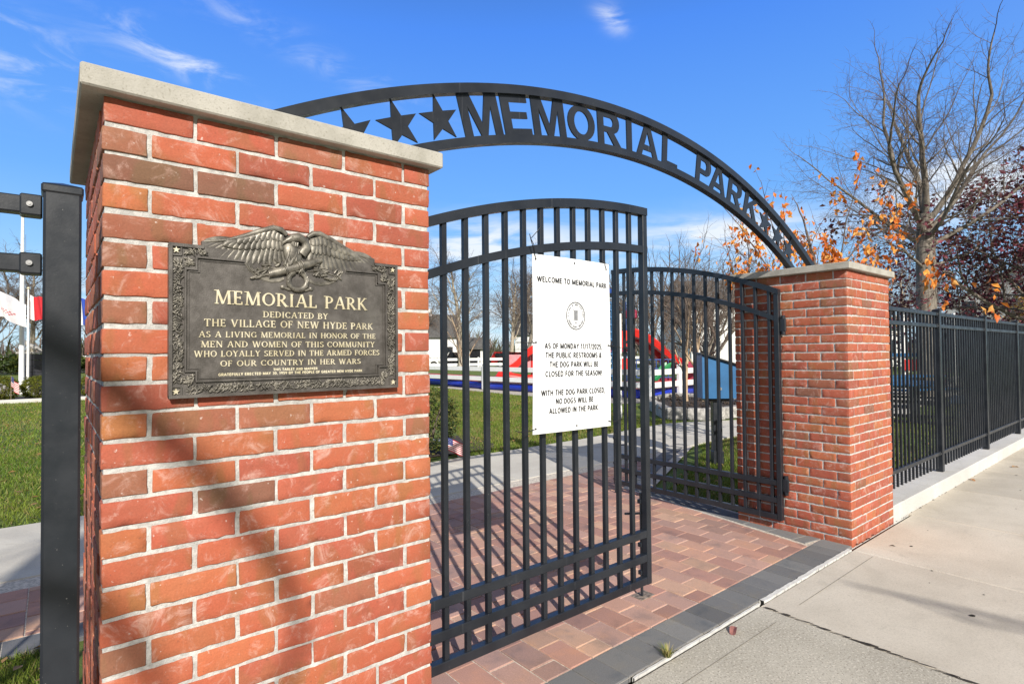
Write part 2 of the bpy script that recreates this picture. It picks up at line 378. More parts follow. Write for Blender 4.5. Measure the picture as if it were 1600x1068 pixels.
M = dict(
    brick=mat_brick(), mortar=mat_mortar(), cap=mat_cap(), black=mat_paint_black(),
    bronze=mat_bronze('dark_bronze', (0.076, 0.068, 0.061), (0.130, 0.118, 0.108), 0.44, 0.3, 0.30),
    relief=mat_bronze('relief_bronze', (0.10, 0.092, 0.078), (0.28, 0.258, 0.215), 0.44, 0.25, 0.45),
    gold=mat_bronze('gilt_bronze', (0.52, 0.46, 0.30), (0.72, 0.66, 0.50), 0.45, 0.1, 0.2),
    walk=mat_concrete('beige_concrete', (0.49, 0.445, 0.375), (0.61, 0.56, 0.48), (0.74, 0.68, 0.60), 0.35),
    agg=mat_concrete('exposed_aggregate', (0.37, 0.345, 0.29), (0.48, 0.45, 0.385), (0.66, 0.62, 0.54), 0.75, (0.22, 0.205, 0.17), 95),
    path=mat_concrete('grey_concrete', (0.50, 0.47, 0.41), (0.60, 0.57, 0.50), (0.62, 0.6, 0.57), 0.3),
    curb=mat_concrete('kerb_concrete', (0.50, 0.49, 0.465), (0.62, 0.61, 0.58), (0.75, 0.74, 0.72), 0.25, (0.5, 0.47, 0.42)),
    paver=mat_paver(), sand=simple('joint_sand', (0.58, 0.52, 0.44), 0.95, var=0.2, scale=60, bump=0.4),
    lawn=mat_lawn(), leaf=mat_leaf('leaf'), grass=mat_leaf('grass_blade', 0.5, 0.3),
    bark=mat_bark('grey_bark', (0.10, 0.085, 0.07), (0.27, 0.235, 0.195)),
    twig=mat_bark('twig_bark', (0.10, 0.075, 0.06), (0.20, 0.155, 0.13)),
    pale=mat_bark('pale_bark', (0.30, 0.25, 0.19), (0.52, 0.46, 0.37)),
    tan=mat_bark('tan_bark', (0.34, 0.24, 0.15), (0.50, 0.38, 0.26)),
    white=simple('white_vinyl', (0.80, 0.80, 0.79), 0.45, var=0.03),
    sign=simple('white_sign_panel', (0.86, 0.87, 0.88), 0.35, var=0.015, scale=3),
    ink=simple('black_ink', (0.02, 0.02, 0.022), 0.5, var=0.05),
    grey=simple('grey_ink', (0.16, 0.165, 0.18), 0.5, var=0.05),
    steel=simple('galvanised_steel', (0.42, 0.42, 0.42), 0.35, 0.8, var=0.15, scale=80),
    plate=simple('weathered_steel', (0.26, 0.21, 0.17), 0.75, 0.1, var=0.3, scale=40),
    plastic=simple('black_plastic', (0.015, 0.015, 0.016), 0.4, var=0.1),
    blue=simple('blue_painted_metal', (0.022, 0.12, 0.28), 0.4, var=0.1, scale=4),
    dblue=simple('royal_blue_vinyl', (0.012, 0.035, 0.42), 0.4, var=0.12, scale=2),
    navy=simple('navy_plastic', (0.02, 0.06, 0.24), 0.45, var=0.1),
    red=simple('red_plastic', (0.62, 0.025, 0.018), 0.35, var=0.08, scale=3),
    maroon=simple('maroon_plastic', (0.28, 0.015, 0.05), 0.4, var=0.1),
    pink=simple('faded_pink_plastic', (0.62, 0.25, 0.27), 0.45, var=0.1),
    green=simple('green_plastic', (0.03, 0.26, 0.09), 0.4, var=0.1),
    flagcol=simple('flag_cloth', (0.9, 0.9, 0.9), 0.8, var=0.04, attr=True),
    stone=simple('grey_stone_block', (0.40, 0.385, 0.36), 0.9, var=0.25, scale=14, bump=0.8, bscale=30),
    mulch=simple('dark_mulch', (0.050, 0.035, 0.026), 0.95, var=0.4, scale=50, bump=1.0, bscale=60),
    granite=simple('dark_granite', (0.035, 0.036, 0.042), 0.22, var=0.3, scale=90),
    siding=simple('white_siding', (0.66, 0.66, 0.65), 0.6, var=0.05),
    roof=simple('grey_shingle', (0.10, 0.098, 0.095), 0.9, var=0.2, scale=6),
    glass=simple('dark_glass', (0.02, 0.025, 0.03), 0.08, var=0.1),
    tyre=simple('tyre_rubber', (0.02, 0.02, 0.02), 0.8, var=0.1),
    carblk=simple('black_car_paint', (0.015, 0.016, 0.02), 0.15, var=0.1),
    carred=simple('red_car_paint', (0.35, 0.012, 0.012), 0.2, var=0.1),
    asphalt=simple('asphalt', (0.05, 0.05, 0.05), 0.9, var=0.2, scale=120, bump=0.5),
    caulk=simple('white_sealant', (0.62, 0.61, 0.58), 0.8, var=0.08, scale=30, bump=0.5, bscale=40),
    joint=simple('joint_dirt_brown', (0.13, 0.10, 0.07), 0.95, var=0.3, scale=30),
    groove=simple('concrete_groove', (0.27, 0.245, 0.20), 0.95, var=0.2, scale=40),
    litter=simple('crack_dirt', (0.045, 0.038, 0.03), 0.95, var=0.4, scale=40),
    field=mat_concrete('pale_gravel', (0.42, 0.38, 0.32), (0.50, 0.46, 0.40), (0.55, 0.52, 0.47), 0.4),
)
rng = random.Random(7)
def G(x, y):
    """first survey sketch -> site grid (x along the street, y into the park)"""
    return (0.9619*x-0.090*y, 0.0040*x+0.949*y)
def GP(pts): return [G(*p) for p in pts]

# measured frame of the place: street fronts of both pillars lie on y = 1.685
YF = 1.606; PW = 0.873; XL = 0.0885; XR = 4.486; LEAFY = 2.047

# ------------------------------------------------------------------ ground structures
def clip(poly, a, b):
    """keep the part of poly left of the directed line a->b"""
    out = []; n = len(poly)
    def sd(p): return (b[0]-a[0])*(p[1]-a[1])-(b[1]-a[1])*(p[0]-a[0])
    for i in range(n):
        p, q = poly[i], poly[(i+1) % n]; sp, sq = sd(p), sd(q)
        if sp >= 0: out.append(p)
        if (sp >= 0) != (sq >= 0):
            t = sp/(sp-sq); out.append((p[0]+t*(q[0]-p[0]), p[1]+t*(q[1]-p[1])))
    return out
def clip_convex(poly, region):
    for i in range(len(region)):
        if len(poly) < 3: return []
        poly = clip(poly, region[i], region[(i+1) % len(region)])
    return poly
def area(p): return 0.5*sum(p[i][0]*p[(i+1) % len(p)][1]-p[(i+1) % len(p)][0]*p[i][1] for i in range(len(p)))
def inset(poly, d):
    """inset a convex ccw polygon by clipping with shifted edges"""
    res = poly
    n = len(poly)
    for i in range(n):
        a, b = poly[i], poly[(i+1) % n]
        l = math.hypot(b[0]-a[0], b[1]-a[1])
        if l < 1e-5: continue
        nx, ny = -(b[1]-a[1])/l*d, (b[0]-a[0])/l*d
        res = clip(res, (a[0]+nx, a[1]+ny), (b[0]+nx, b[1]+ny))
        if len(res) < 3: return []
    return res
def dedupe(p, e=1e-4):
    out = []
    for q in p:
        if not out or math.hypot(q[0]-out[-1][0], q[1]-out[-1][1]) > e: out.append(q)
    if len(out) > 1 and math.hypot(out[0][0]-out[-1][0], out[0][1]-out[-1][1]) <= e: out.pop()
    return out
def stone_slab(mb, poly, top, depth, joint, bev, col, tilt=0.0):
    p = dedupe(inset(poly, joint))
    if len(p) < 3 or abs(area(p)) < 4e-4: return
    q = dedupe(inset(p, bev))
    if len(q) != len(p): q = p
    n = len(p); tx, ty = rng.uniform(-tilt, tilt), rng.uniform(-tilt, tilt); dz = rng.uniform(-0.0015, 0.0015) if tilt else 0
    cx, cy = sum(a[0] for a in p)/n, sum(a[1] for a in p)/n
    z = lambda a: top+dz+tx*(a[0]-cx)+ty*(a[1]-cy)
    vs = [(a[0], a[1], top-depth) for a in p]+[(a[0], a[1], z(a)-bev) for a in p]+[(a[0], a[1], z(a)) for a in q]
    fs = [(i, (i+1) % n, n+(i+1) % n, n+i) for i in range(n)]+[(n+i, n+(i+1) % n, 2*n+(i+1) % n, 2*n+i) for i in range(n)]+[tuple(range(2*n, 3*n))]
    mb.add(vs, fs, col=col)

# far ground: one sheet to the horizon
g = MB(); g.add([(-500, -400, -0.06), (600, -400, -0.06), (600, 700, -0.06), (-500, 700, -0.06)], [(0, 1, 2, 3)])
struct(g.build('ground', M['lawn']))

PAVE_A = [(1.159, 1.683), (4.842, 1.683), (5.36, 3.80), (1.159, 3.80)]           # between the pillars
PAVE_B = [(-4.0, 3.80), (5.36, 3.80), (8.30, 5.08), (-4.0, 5.08)]                # cross walk behind them
red_cols = [(0.46, 0.265, 0.195), (0.43, 0.235, 0.18), (0.49, 0.305, 0.22), (0.38, 0.21, 0.17), (0.46, 0.28, 0.225), (0.38, 0.235, 0.195), (0.35, 0.20, 0.165)]
gry_cols = [(0.15, 0.15, 0.152), (0.18, 0.18, 0.18), (0.13, 0.13, 0.133), (0.20, 0.198, 0.195)]
pv = MB(); CW, CL = 0.1472, 0.2178
# red field in running bond, courses running away from the street
fieldA = [(1.17, 1.905), (4.60, 1.905), (5.105, 3.80), (1.17, 3.80)]
fieldB = [(-4.0, 4.03), (4.60, 4.03), (5.105, 3.80), (5.30, 4.03), (7.2, 4.86), (-4.0, 4.86)]
B1 = GP([(-4.0, 4.04), (5.20, 4.04), (7.05, 4.86), (-4.0, 4.86)])
A2 = GP([(0.9, 1.905), (4.60, 1.905), (5.205, 4.04), (0.9, 4.04)])
for reg in (A2, B1):
    ix0 = -45; 
    for ix in range(-45, 60):
        x0 = 1.074+ix*CW
        off = (ix % 2)*CL/2
        for iy in range(-2, 18):
            y0 = 1.706+iy*CL+off
            p = clip_convex([(x0, y0), (x0+CW, y0), (x0+CW, y0+CL), (x0, y0+CL)], reg)
            if len(p) >= 3:
                rng.seed(ix*1000+iy*7+3)
                c = rng.choice(red_cols); k = rng.uniform(0.88, 1.12)
                stone_slab(pv, p, 0.0, 0.03, 0.0030, 0.0035, tuple(v*k for v in c), 0.011)
# charcoal soldier course: street edge, right edge, both edges of the cross walk
def soldier(a, b, wid, step, off=0.0):
    a, b = G(*a), G(*b)
    L = math.hypot(b[0]-a[0], b[1]-a[1]); ux, uy = (b[0]-a[0])/L, (b[1]-a[1])/L; nx, ny = -uy, ux
    t = off-step
    while t < L:
        t0, t1 = max(0, t), min(L, t+step)
        if t1-t0 > 0.01:
            c = rng.choice(gry_cols); k = rng.uniform(0.9, 1.12)
            q = [(a[0]+ux*t0, a[1]+uy*t0), (a[0]+ux*t1, a[1]+uy*t1), (a[0]+ux*t1+nx*wid, a[1]+uy*t1+ny*wid), (a[0]+ux*t0+nx*wid, a[1]+uy*t0+ny*wid)]
            stone_slab(pv, q, 0.0, 0.03, 0.0022, 0.0028, tuple(v*k for v in c), 0.005)
        t += step
rng.seed(31)
soldier((1.165, 1.684), (4.842, 1.684), 0.207, CW, 0.108)
soldier((4.855, 1.905), (5.44, 3.95), 0.20, 0.222, 0.1)
soldier((5.42, 3.96), (8.30, 5.22), 0.20, 0.235)
soldier((7.5, 4.868), (-4.0, 4.868+0.0), -0.20, 0.235)
soldier((1.16, 4.03), (-4.0, 4.03), 0.20, 0.235)
struct(pv.build('paver_plaza', M['paver']))
sd = MB()
sd.add([(*G(x, y), -0.0055) for x, y in ((0.9, 1.684), (4.87, 1.684), (5.43, 3.83), (0.9, 3.83))], [(0, 1, 2, 3)])
sd.add([(*G(x, y), -0.0055) for x, y in ((-4, 3.831), (5.45, 3.831), (8.3, 5.10), (-4, 5.10))], [(0, 1, 2, 3)])
struct(sd.build('joint_sand', M['sand']))

# concrete footpath of the park behind the plaza, bending away to the right
def ribbon(name, left, right, mat, top, thick, joints=None):
    left, right = GP(left), GP(right)
    mb = MB(); n = len(left)
    for i in range(n-1):
        q = [right[i], right[i+1], left[i+1], left[i]]
        k = rng.uniform(0.94, 1.04)
        stone_slab(mb, q if area(q) > 0 else q[::-1], top, thick, 0.004, 0.006, (k, k, k), 0)
    return struct(mb.build(name, mat))
Lp = [(-12, 6.72), (-6, 6.72), (-3, 6.70), (-1.5, 6.70), (0, 6.70), (1.5, 6.72), (3.0, 6.73), (4.7, 6.74), (6.2, 6.74), (7.6, 6.76), (8.6, 6.86), (9.5, 6.98), (10.4, 7.02), (11.1, 6.80), (12.2, 6.20), (13.6, 5.9), (16, 6.0), (20, 6.6), (26, 7.5)]
Rp = [(-12, 5.085), (-6, 5.085), (-3, 5.085), (-1.5, 5.085), (0, 5.085), (1.5, 5.085), (3.0, 5.085), (4.7, 5.085), (6.2, 5.085), (7.45, 5.085), (8.2, 5.10), (8.9, 5.16), (9.7, 5.15), (10.6, 4.95), (11.6, 4.55), (13.4, 4.2), (16, 4.3), (20, 4.9), (26, 5.8)]
ribbon('park_path', Lp, Rp, M['path'], 0.0, 0.08)

# lawns (sheet a little below the paving) with mown blades on top
def sheet(name, polys, z, mat):
    mb = MB()
    for p in polys: mb.add([(*G(x, y), z) for x, y in p], [tuple(range(len(p)))])
    return struct(mb.build(name, mat))
sheet('lawn', [[(-30, 6.6), (60, 6.6), (60, 60), (-30, 60)], [(4.6, 1.72), (60, 1.72), (60, 6.6), (4.6, 6.6)],
               [(-30, 1.72), (1.2, 1.72), (1.2, 6.6), (-30, 6.6)]], -0.022, M['lawn'])

# street sidewalk: slabs with slanted joints, the first of them older exposed aggregate
def slab_x(y, x0): return x0+0.12*(y-1.63)
edges = [-12.6, -11.1, -9.7, -8.2, -6.8, -5.3, -3.9, -2.45, -1.0, 0.44, 1.88, 3.335, 4.735, 6.105, 7.50, 8.9, 10.3, 11.7, 13.1, 14.5, 16, 17.5, 19, 20.5, 22, 24]
sw = MB(); ag = MB()
for i in range(len(edges)-1):
    for (ya, yb) in ((0.155, 1.652), (-1.40, 0.150)):
        q = [(slab_x(ya, edges[i]), ya), (slab_x(ya, edges[i+1]), ya), (slab_x(yb, edges[i+1]), yb), (slab_x(yb, edges[i]), yb)]
        if edges[i+1] < 1.0 or edges[i] > 4.8: q = [(x, y if y < 1.6 else 1.683) for x, y in q]
        q = GP(q)
        old = edges[i] < 3.0
        k = rng.uniform(0.93, 1.05)
        if edges[i] > 7.4: k *= 0.93
        stone_slab(ag if old else sw, q, 0.0, 0.09, 0.006 if edges[i+1] == 3.335 or edges[i] == 3.335 else 0.0045, 0.006, (k, k*0.995, k*0.985), 0)
struct(sw.build('sidewalk', M['walk'])); struct(ag.build('old_sidewalk', M['agg']))
jf = MB(); jf.add([(*G(x, y), -0.011) for x, y in ((-12.5, -1.42), (24, -1.42), (24, 1.655), (-12.5, 1.655))], [(0, 1, 2, 3)])
struct(jf.build('joint_fill', M['joint']))
# tooled line along the plaza edge of the slabs, worked dirt in the open joint
d = MB()
gv = MB()
for (xa, xb, y) in ((3.50, 4.68, 1.50), (1.95, 3.20, 1.49)):
    gv.add([(*G(px, py), 0.0015) for px, py in ((xa, y), (xb, y), (xb, y+0.004), (xa, y+0.004))], [(0, 1, 2, 3)])
y = 1.62
while y > -1.35:
    w = rng.uniform(0.001, 0.008) if rng.random() < 0.82 else rng.uniform(0.009, 0.018); l = rng.uniform(0.02, 0.08)
    x = slab_x(y, 3.335)+rng.uniform(-0.004, 0.004)
    d.add([(*G(px, py), 0.0018) for px, py in ((x-w*0.6, y-l), (x+w*0.6, y-l), (x+w, y-l/2), (x+w*0.5, y), (x-w*0.5, y), (x-w, y-l/2))], [(0, 1, 2, 3, 4, 5)])
    y -= l*0.93
struct(d.build('joint_dirt', M['litter'])); struct(gv.build('tooled_groove', M['groove']))
ck = MB()
def bead(x0, x1, w, h):
    pts = []; x = x0
    while x < x1:
        pts.append((x, 1.666+rng.uniform(-0.003, 0.003))); x += rng.uniform(0.03, 0.07)
    pts.append((x1, 1.666)); pts = GP(pts)
    for a, b in zip(pts[:-1], pts[1:]):
        wa = w*rng.uniform(0.8, 1.15)
        ck.add([(a[0], a[1]-w/2, -0.03), (b[0], b[1]-wa/2, -0.03), (b[0], b[1]+wa/2, -0.03), (a[0], a[1]+w/2, -0.03),
                (a[0], a[1]-w/2, h), (b[0], b[1]-wa/2, h), (b[0], b[1]+wa/2, h), (a[0], a[1]+w/2, h)],
               [(4, 5, 6, 7), (0, 1, 5, 4), (2, 3, 7, 6)])
bead(3.40, 4.72, 0.027, 0.006); bead(2.20, 3.36, 0.012, 0.001); bead(1.2, 2.05, 0.012, 0.001)
struct(ck.build('sealant_strip', M['caulk']))
gm = MB(); rng.seed(77)
for i in range(46):
    x, y = rng.uniform(1.2, 9.5), rng.uniform(-0.6, 1.58); r = rng.choice((0.004, 0.006, 0.009, 0.014))*rng.uniform(0.7, 1.2); n = 8; a0 = rng.uniform(0, 6)
    gm.add([(*G(x+r*rng.uniform(0.7, 1.2)*math.cos(a0+2*PI*k/n)*1.3, y+r*rng.uniform(0.7, 1.2)*math.sin(a0+2*PI*k/n)), 0.0022) for k in range(n)], [tuple(range(n))])
x = 4.9
while x < 11:
    y = 1.672+rng.uniform(-0.012, 0.004); r = rng.uniform(0.004, 0.016)
    gm.add([(*G(x+r*1.8*math.cos(2*PI*k/7)*rng.uniform(0.6, 1.2), y+r*0.6*math.sin(2*PI*k/7)), 0.0026) for k in range(7)], [tuple(range(7))]); x += rng.uniform(0.03, 0.22)
struct(gm.build('sidewalk_grime', M['litter']))
# verge and street behind the camera
sheet('street', [[(-80, -24), (120, -24), (120, -14.5), (-80, -14.5)]], -0.05, M['asphalt'])
# fence kerbs
for nm, x0, x1 in (('kerb', XR+PW+0.002, 26.0), ('kerb', -14.0, XL-0.01)):
    k = MB(); n = 10
    for i in range(n):
        a, b = x0+(x1-x0)*i/n, x0+(x1-x0)*(i+1)/n
        k.box(a+0.002, b-0.002, YF+0.008, 2.02, -0.1, 0.128 if x0 > 0 else 0.02, bev=0.008)
    struct(k.build(nm, M['curb']))

# ------------------------------------------------------------------ brick pillars
BC = 0.0677; BL = 0.1962; BH = 0.0568; BD = 0.0882; MJ = 0.0105
Z0 = CAM_H+0.5510                                    # underside of the top course
pal = [((0.385, 0.108, 0.054), 40), ((0.365, 0.098, 0.056), 30), ((0.39, 0.125, 0.056), 16), ((0.32, 0.086, 0.052), 9), ((0.29, 0.108, 0.062), 4), ((0.22, 0.098, 0.062), 1.5)]
def brick(mb, x0, x1, y0, y1, z0, z1, col, fine, org):
    e = 0.0024; j = 0.0020
    jx = [rng.uniform(-j, j) for _ in range(6)]
    lo = [x0+jx[0], y0+jx[1]*0.7, z0+jx[2]]; hi = [x1+jx[3], y1+jx[4]*0.7, z1+jx[5]]
    def axis(a, b, n): return [a, a+e]+[a+e+(b-a-2*e)*i/n for i in range(1, n)]+[b-e, b]
    ln = 0.021 if fine else 0.06
    ax = [axis(lo[d], hi[d], max(1, int(round((hi[d]-lo[d])/ln)))) for d in range(3)]
    n = [len(a) for a in ax]; idx = {}; vs = []; fs = []
    inn = [(lo[d]+e, hi[d]-e) for d in range(3)]
    am = 0.0018 if fine else 0.0011
    def vert(i, jj, k):
        key = (i, jj, k)
        if key in idx: return idx[key]
        p = [ax[0][i], ax[1][jj], ax[2][k]]
        c = [min(max(p[d], inn[d][0]), inn[d][1]) for d in range(3)]
        o = Vector([p[d]-c[d] for d in range(3)])
        if o.length > 0: o = o.normalized()*e
        q = Vector(c)+o
        w = (q+org)
        nz = noise.noise_vector(w*38)*am*0.8+noise.noise_vector(w*130)*am*0.7
        ext = sum(1 for d, ii in enumerate(key) if ii in (0, n[d]-1))
        if ext >= 2:
            nz = nz*1.7
            ch = noise.noise(w*55+Vector((7, 3, 1)))
            if ch > 0.30: nz = nz-o.normalized()*(ch-0.30)*0.010 if o.length > 0 else nz
        q = q+nz
        idx[key] = len(vs); vs.append(tuple(q)); return idx[key]
    for i in range(n[0]-1):
        for k in range(n[2]-1):
            for jj in (0, n[1]-1): fs.append((vert(i, jj, k), vert(i+1, jj, k), vert(i+1, jj, k+1), vert(i, jj, k+1)))
        for jj in range(n[1]-1):
            for k in (0, n[2]-1): fs.append((vert(i, jj, k), vert(i+1, jj, k), vert(i+1, jj+1, k), vert(i, jj+1, k)))
    for jj in range(n[1]-1):
        for k in range(n[2]-1):
            for i in (0, n[0]-1): fs.append((vert(i, jj, k), vert(i, jj+1, k), vert(i, jj+1, k+1), vert(i, jj, k+1)))
    mb.add(vs, fs, col=col, smooth=True)
BROWN = (0.25, 0.108, 0.062); DKBR = (0.205, 0.095, 0.060); ORNG = (0.40, 0.135, 0.055)
over_left = {(1, 0): BROWN, (2, 1): DKBR, (3, 0): ORNG, (5, 0): BROWN, (7, 0): BROWN, (9, 0): ORNG, (11, 0): ORNG, (13, 0): BROWN, (15, 0): ORNG, (17, 0): ORNG, (19, 0): BROWN, (23, 5): DKBR}
def pillar(base, seed, label, over, dz):
    t = empty('brick_pillar', (base[0], base[1], 0), label, 'pillar', fix=False)
    rng.seed(seed); org = Vector((base[0]*3.7, base[1], 0))
    mb = MB(); S = PW
    mb.box(0.0038, S-0.0038, 0.0038, S-0.0038, -0.1, Z0+dz+BH+0.006, mi=1)
    for c in range(31):
        z0 = Z0+dz-c*BC; z1 = z0+BH
        if z1 < -0.06: break
        odd = c % 2
        for side in range(4):
            # stretchers: even courses start at the left corner of each face, odd ones half a brick in
            for b in range(4):
                u0 = b*BL if not odd else BD+MJ+b*BL
                u1 = u0+BL-MJ
                if odd and b == 3: u1 = S
                if not odd and b == 3: u1 = min(u1, S-BD-MJ)
                w = rng.random()*sum(x[1] for x in pal)
                for col, wt in pal:
                    w -= wt
                    if w <= 0: break
                if side == 0 and (c, b+odd+(0)) in over: col = over[(c, b+odd)]
                if odd and side == 3 and b == 3 and (c, 0) in over: col = over[(c, 0)]
                if not odd and side == 1 and b == 0 and (c, 5) in over: col = over[(c, 5)]
                if side == 0 and not odd and b == 0 and (c, 1) in over: col = over[(c, 1)]
                k = rng.uniform(0.90, 1.10); col = tuple(v*k for v in col)
                if side == 0: r = (u0, u1, 0, BD)
                elif side == 1: r = (S-BD, S, u0, u1)
                elif side == 2: r = (S-u1, S-u0, S-BD, S)
                else: r = (0, BD, S-u1, S-u0)
                brick(mb, *r, z0, z1, col, side in (0, 3), org)
    mb.build('brickwork', [M['brick'], M['mortar']], t)
    cp = MB(); zt = Z0+dz+BH+0.004; ov = 0.036; nx = 40
    # slightly uneven sawn slab
    cz = MB(); cz.box(-ov-0.008, S+ov, -ov, S+ov, zt, zt+0.051, bev=0.004)
    cz.box(0.012, S-0.012, 0.012, S-0.012, zt-0.009, zt-0.001)
    cz.build('capstone', M['cap'], t)
    return t
pillar((XL, 1.6027), 11, 'brick gate pillar carrying the bronze plaque, nearest the viewer', over_left, 0.0)
pillar((XR, 1.6136), 12, 'brick gate pillar without a plaque, where the open gate leaf hangs', {}, -0.022)

# ------------------------------------------------------------------ lettering
# a small inscriptional alphabet (cap height 1): thick and thin strokes with slab serifs
T, TH = 0.17, 0.085
def _arc(cx, cy, rx, ry, a0, a1, n=12): return ('a', cx, cy, rx, ry, a0, a1, n)
GL = {
 'A': (0.92, [(0.10, 0, 0.45, 1, TH), (0.47, 1, 0.80, 0, T), (0.24, 0.34, 0.66, 0.34, TH)], [(0.10, 0), (0.80, 0)]),
 'B': (0.74, [(0.16, 0, 0.16, 1, T), (0.16, 0.96, 0.36, 0.96, TH), (0.16, 0.52, 0.38, 0.52, TH), (0.16, 0.04, 0.40, 0.04, TH), _arc(0.36, 0.74, 0.22, 0.22, 90, -90), _arc(0.40, 0.28, 0.25, 0.24, 90, -90)], [(0.06, 0.02), (0.06, 0.98)]),
 'C': (0.86, [_arc(0.46, 0.5, 0.36, 0.46, 45, 315, 18), (0.73, 0.70, 0.73, 0.96, TH), (0.73, 0.06, 0.73, 0.27, TH)], []),
 'D': (0.90, [(0.16, 0, 0.16, 1, T), (0.16, 0.96, 0.40, 0.96, TH), (0.16, 0.04, 0.40, 0.04, TH), _arc(0.38, 0.5, 0.38, 0.46, 90, -90, 14)], [(0.06, 0.02), (0.06, 0.98)]),
 'E': (0.70, [(0.16, 0, 0.16, 1, T), (0.16, 0.96, 0.58, 0.96, TH), (0.16, 0.52, 0.48, 0.52, TH), (0.16, 0.04, 0.60, 0.04, TH), (0.57, 0.80, 0.57, 1, TH), (0.60, 0, 0.60, 0.22, TH), (0.48, 0.42, 0.48, 0.62, TH)], [(0.06, 0.02), (0.06, 0.98)]),
 'F': (0.66, [(0.16, 0, 0.16, 1, T), (0.16, 0.96, 0.56, 0.96, TH), (0.16, 0.52, 0.46, 0.52, TH), (0.56, 0.78, 0.56, 1, TH), (0.46, 0.42, 0.46, 0.62, TH)], [(0.16, 0), (0.06, 0.98)]),
 'G': (0.92, [_arc(0.46, 0.5, 0.36, 0.46, 45, 300, 18), (0.73, 0.70, 0.73, 0.96, TH), (0.74, 0.06, 0.74, 0.44, T)], [(0.74, 0.42)]),
 'H': (0.92, [(0.17, 0, 0.17, 1, T), (0.75, 0, 0.75, 1, T), (0.17, 0.52, 0.75, 0.52, TH)], [(0.17, 0), (0.17, 1), (0.75, 0), (0.75, 1)]),
 'I': (0.40, [(0.20, 0, 0.20, 1, T)], [(0.20, 0), (0.20, 1)]),
 'K': (0.86, [(0.17, 0, 0.17, 1, T), (0.20, 0.42, 0.70, 1, TH), (0.33, 0.56, 0.76, 0, T)], [(0.17, 0), (0.17, 1), (0.70, 1), (0.76, 0)]),
 'L': (0.68, [(0.16, 0, 0.16, 1, T), (0.16, 0.04, 0.58, 0.04, TH), (0.59, 0, 0.59, 0.24, TH)], [(0.16, 1), (0.06, 0.02)]),
 'M': (1.12, [(0.14, 0, 0.19, 1, TH), (0.19, 1, 0.55, 0.02, T), (0.56, 0.02, 0.90, 1, TH), (0.93, 1, 0.97, 0, T)], [(0.14, 0), (0.97, 0), (0.10, 1), (0.99, 1)]),
 'N': (0.96, [(0.16, 0, 0.16, 1, TH), (0.16, 1, 0.80, 0.02, T), (0.80, 0, 0.80, 1, TH)], [(0.16, 0), (0.08, 1), (0.80, 1)]),
 'O': (0.94, [_arc(0.47, 0.5, 0.38, 0.47, 0, 360, 24)], []),
 'P': (0.70, [(0.16, 0, 0.16, 1, T), (0.16, 0.96, 0.36, 0.96, TH), (0.16, 0.46, 0.36, 0.46, TH), _arc(0.36, 0.71, 0.24, 0.25, 90, -90)], [(0.16, 0), (0.06, 0.98)]),
 'R': (0.84, [(0.16, 0, 0.16, 1, T), (0.16, 0.96, 0.36, 0.96, TH), (0.16, 0.48, 0.40, 0.48, TH), _arc(0.36, 0.72, 0.23, 0.24, 90, -90), (0.36, 0.48, 0.74, 0, T)], [(0.16, 0), (0.06, 0.98), (0.76, 0)]),
 'S': (0.66, [_arc(0.32, 0.74, 0.19, 0.22, 35, 270, 12), _arc(0.34, 0.27, 0.22, 0.24, 90, -150, 12), (0.52, 0.78, 0.52, 0.98, TH), (0.10, 0.02, 0.10, 0.24, TH)], []),
 'T': (0.80, [(0.40, 0, 0.40, 1, T), (0.06, 0.96, 0.74, 0.96, TH), (0.07, 0.78, 0.07, 1, TH), (0.73, 0.78, 0.73, 1, TH)], [(0.40, 0)]),
 'U': (0.90, [(0.16, 0.32, 0.16, 1, T), (0.72, 0.32, 0.72, 1, TH), _arc(0.44, 0.34, 0.28, 0.31, 180, 360, 12)], [(0.16, 1), (0.72, 1)]),
 'V': (0.90, [(0.12, 1, 0.44, 0, T), (0.45, 0, 0.78, 1, TH)], [(0.12, 1), (0.78, 1)]),
 'W': (1.30, [(0.12, 1, 0.40, 0, T), (0.41, 0, 0.66, 1, TH), (0.64, 1, 0.90, 0, T), (0.91, 0, 1.18, 1, TH)], [(0.12, 1), (0.64, 1), (1.18, 1)]),
 'Y': (0.86, [(0.12, 1, 0.43, 0.48, T), (0.43, 0.48, 0.74, 1, TH), (0.43, 0, 0.43, 0.5, T)], [(0.12, 1), (0.74, 1), (0.43, 0)]),
 ' ': (0.42, [], []),
}
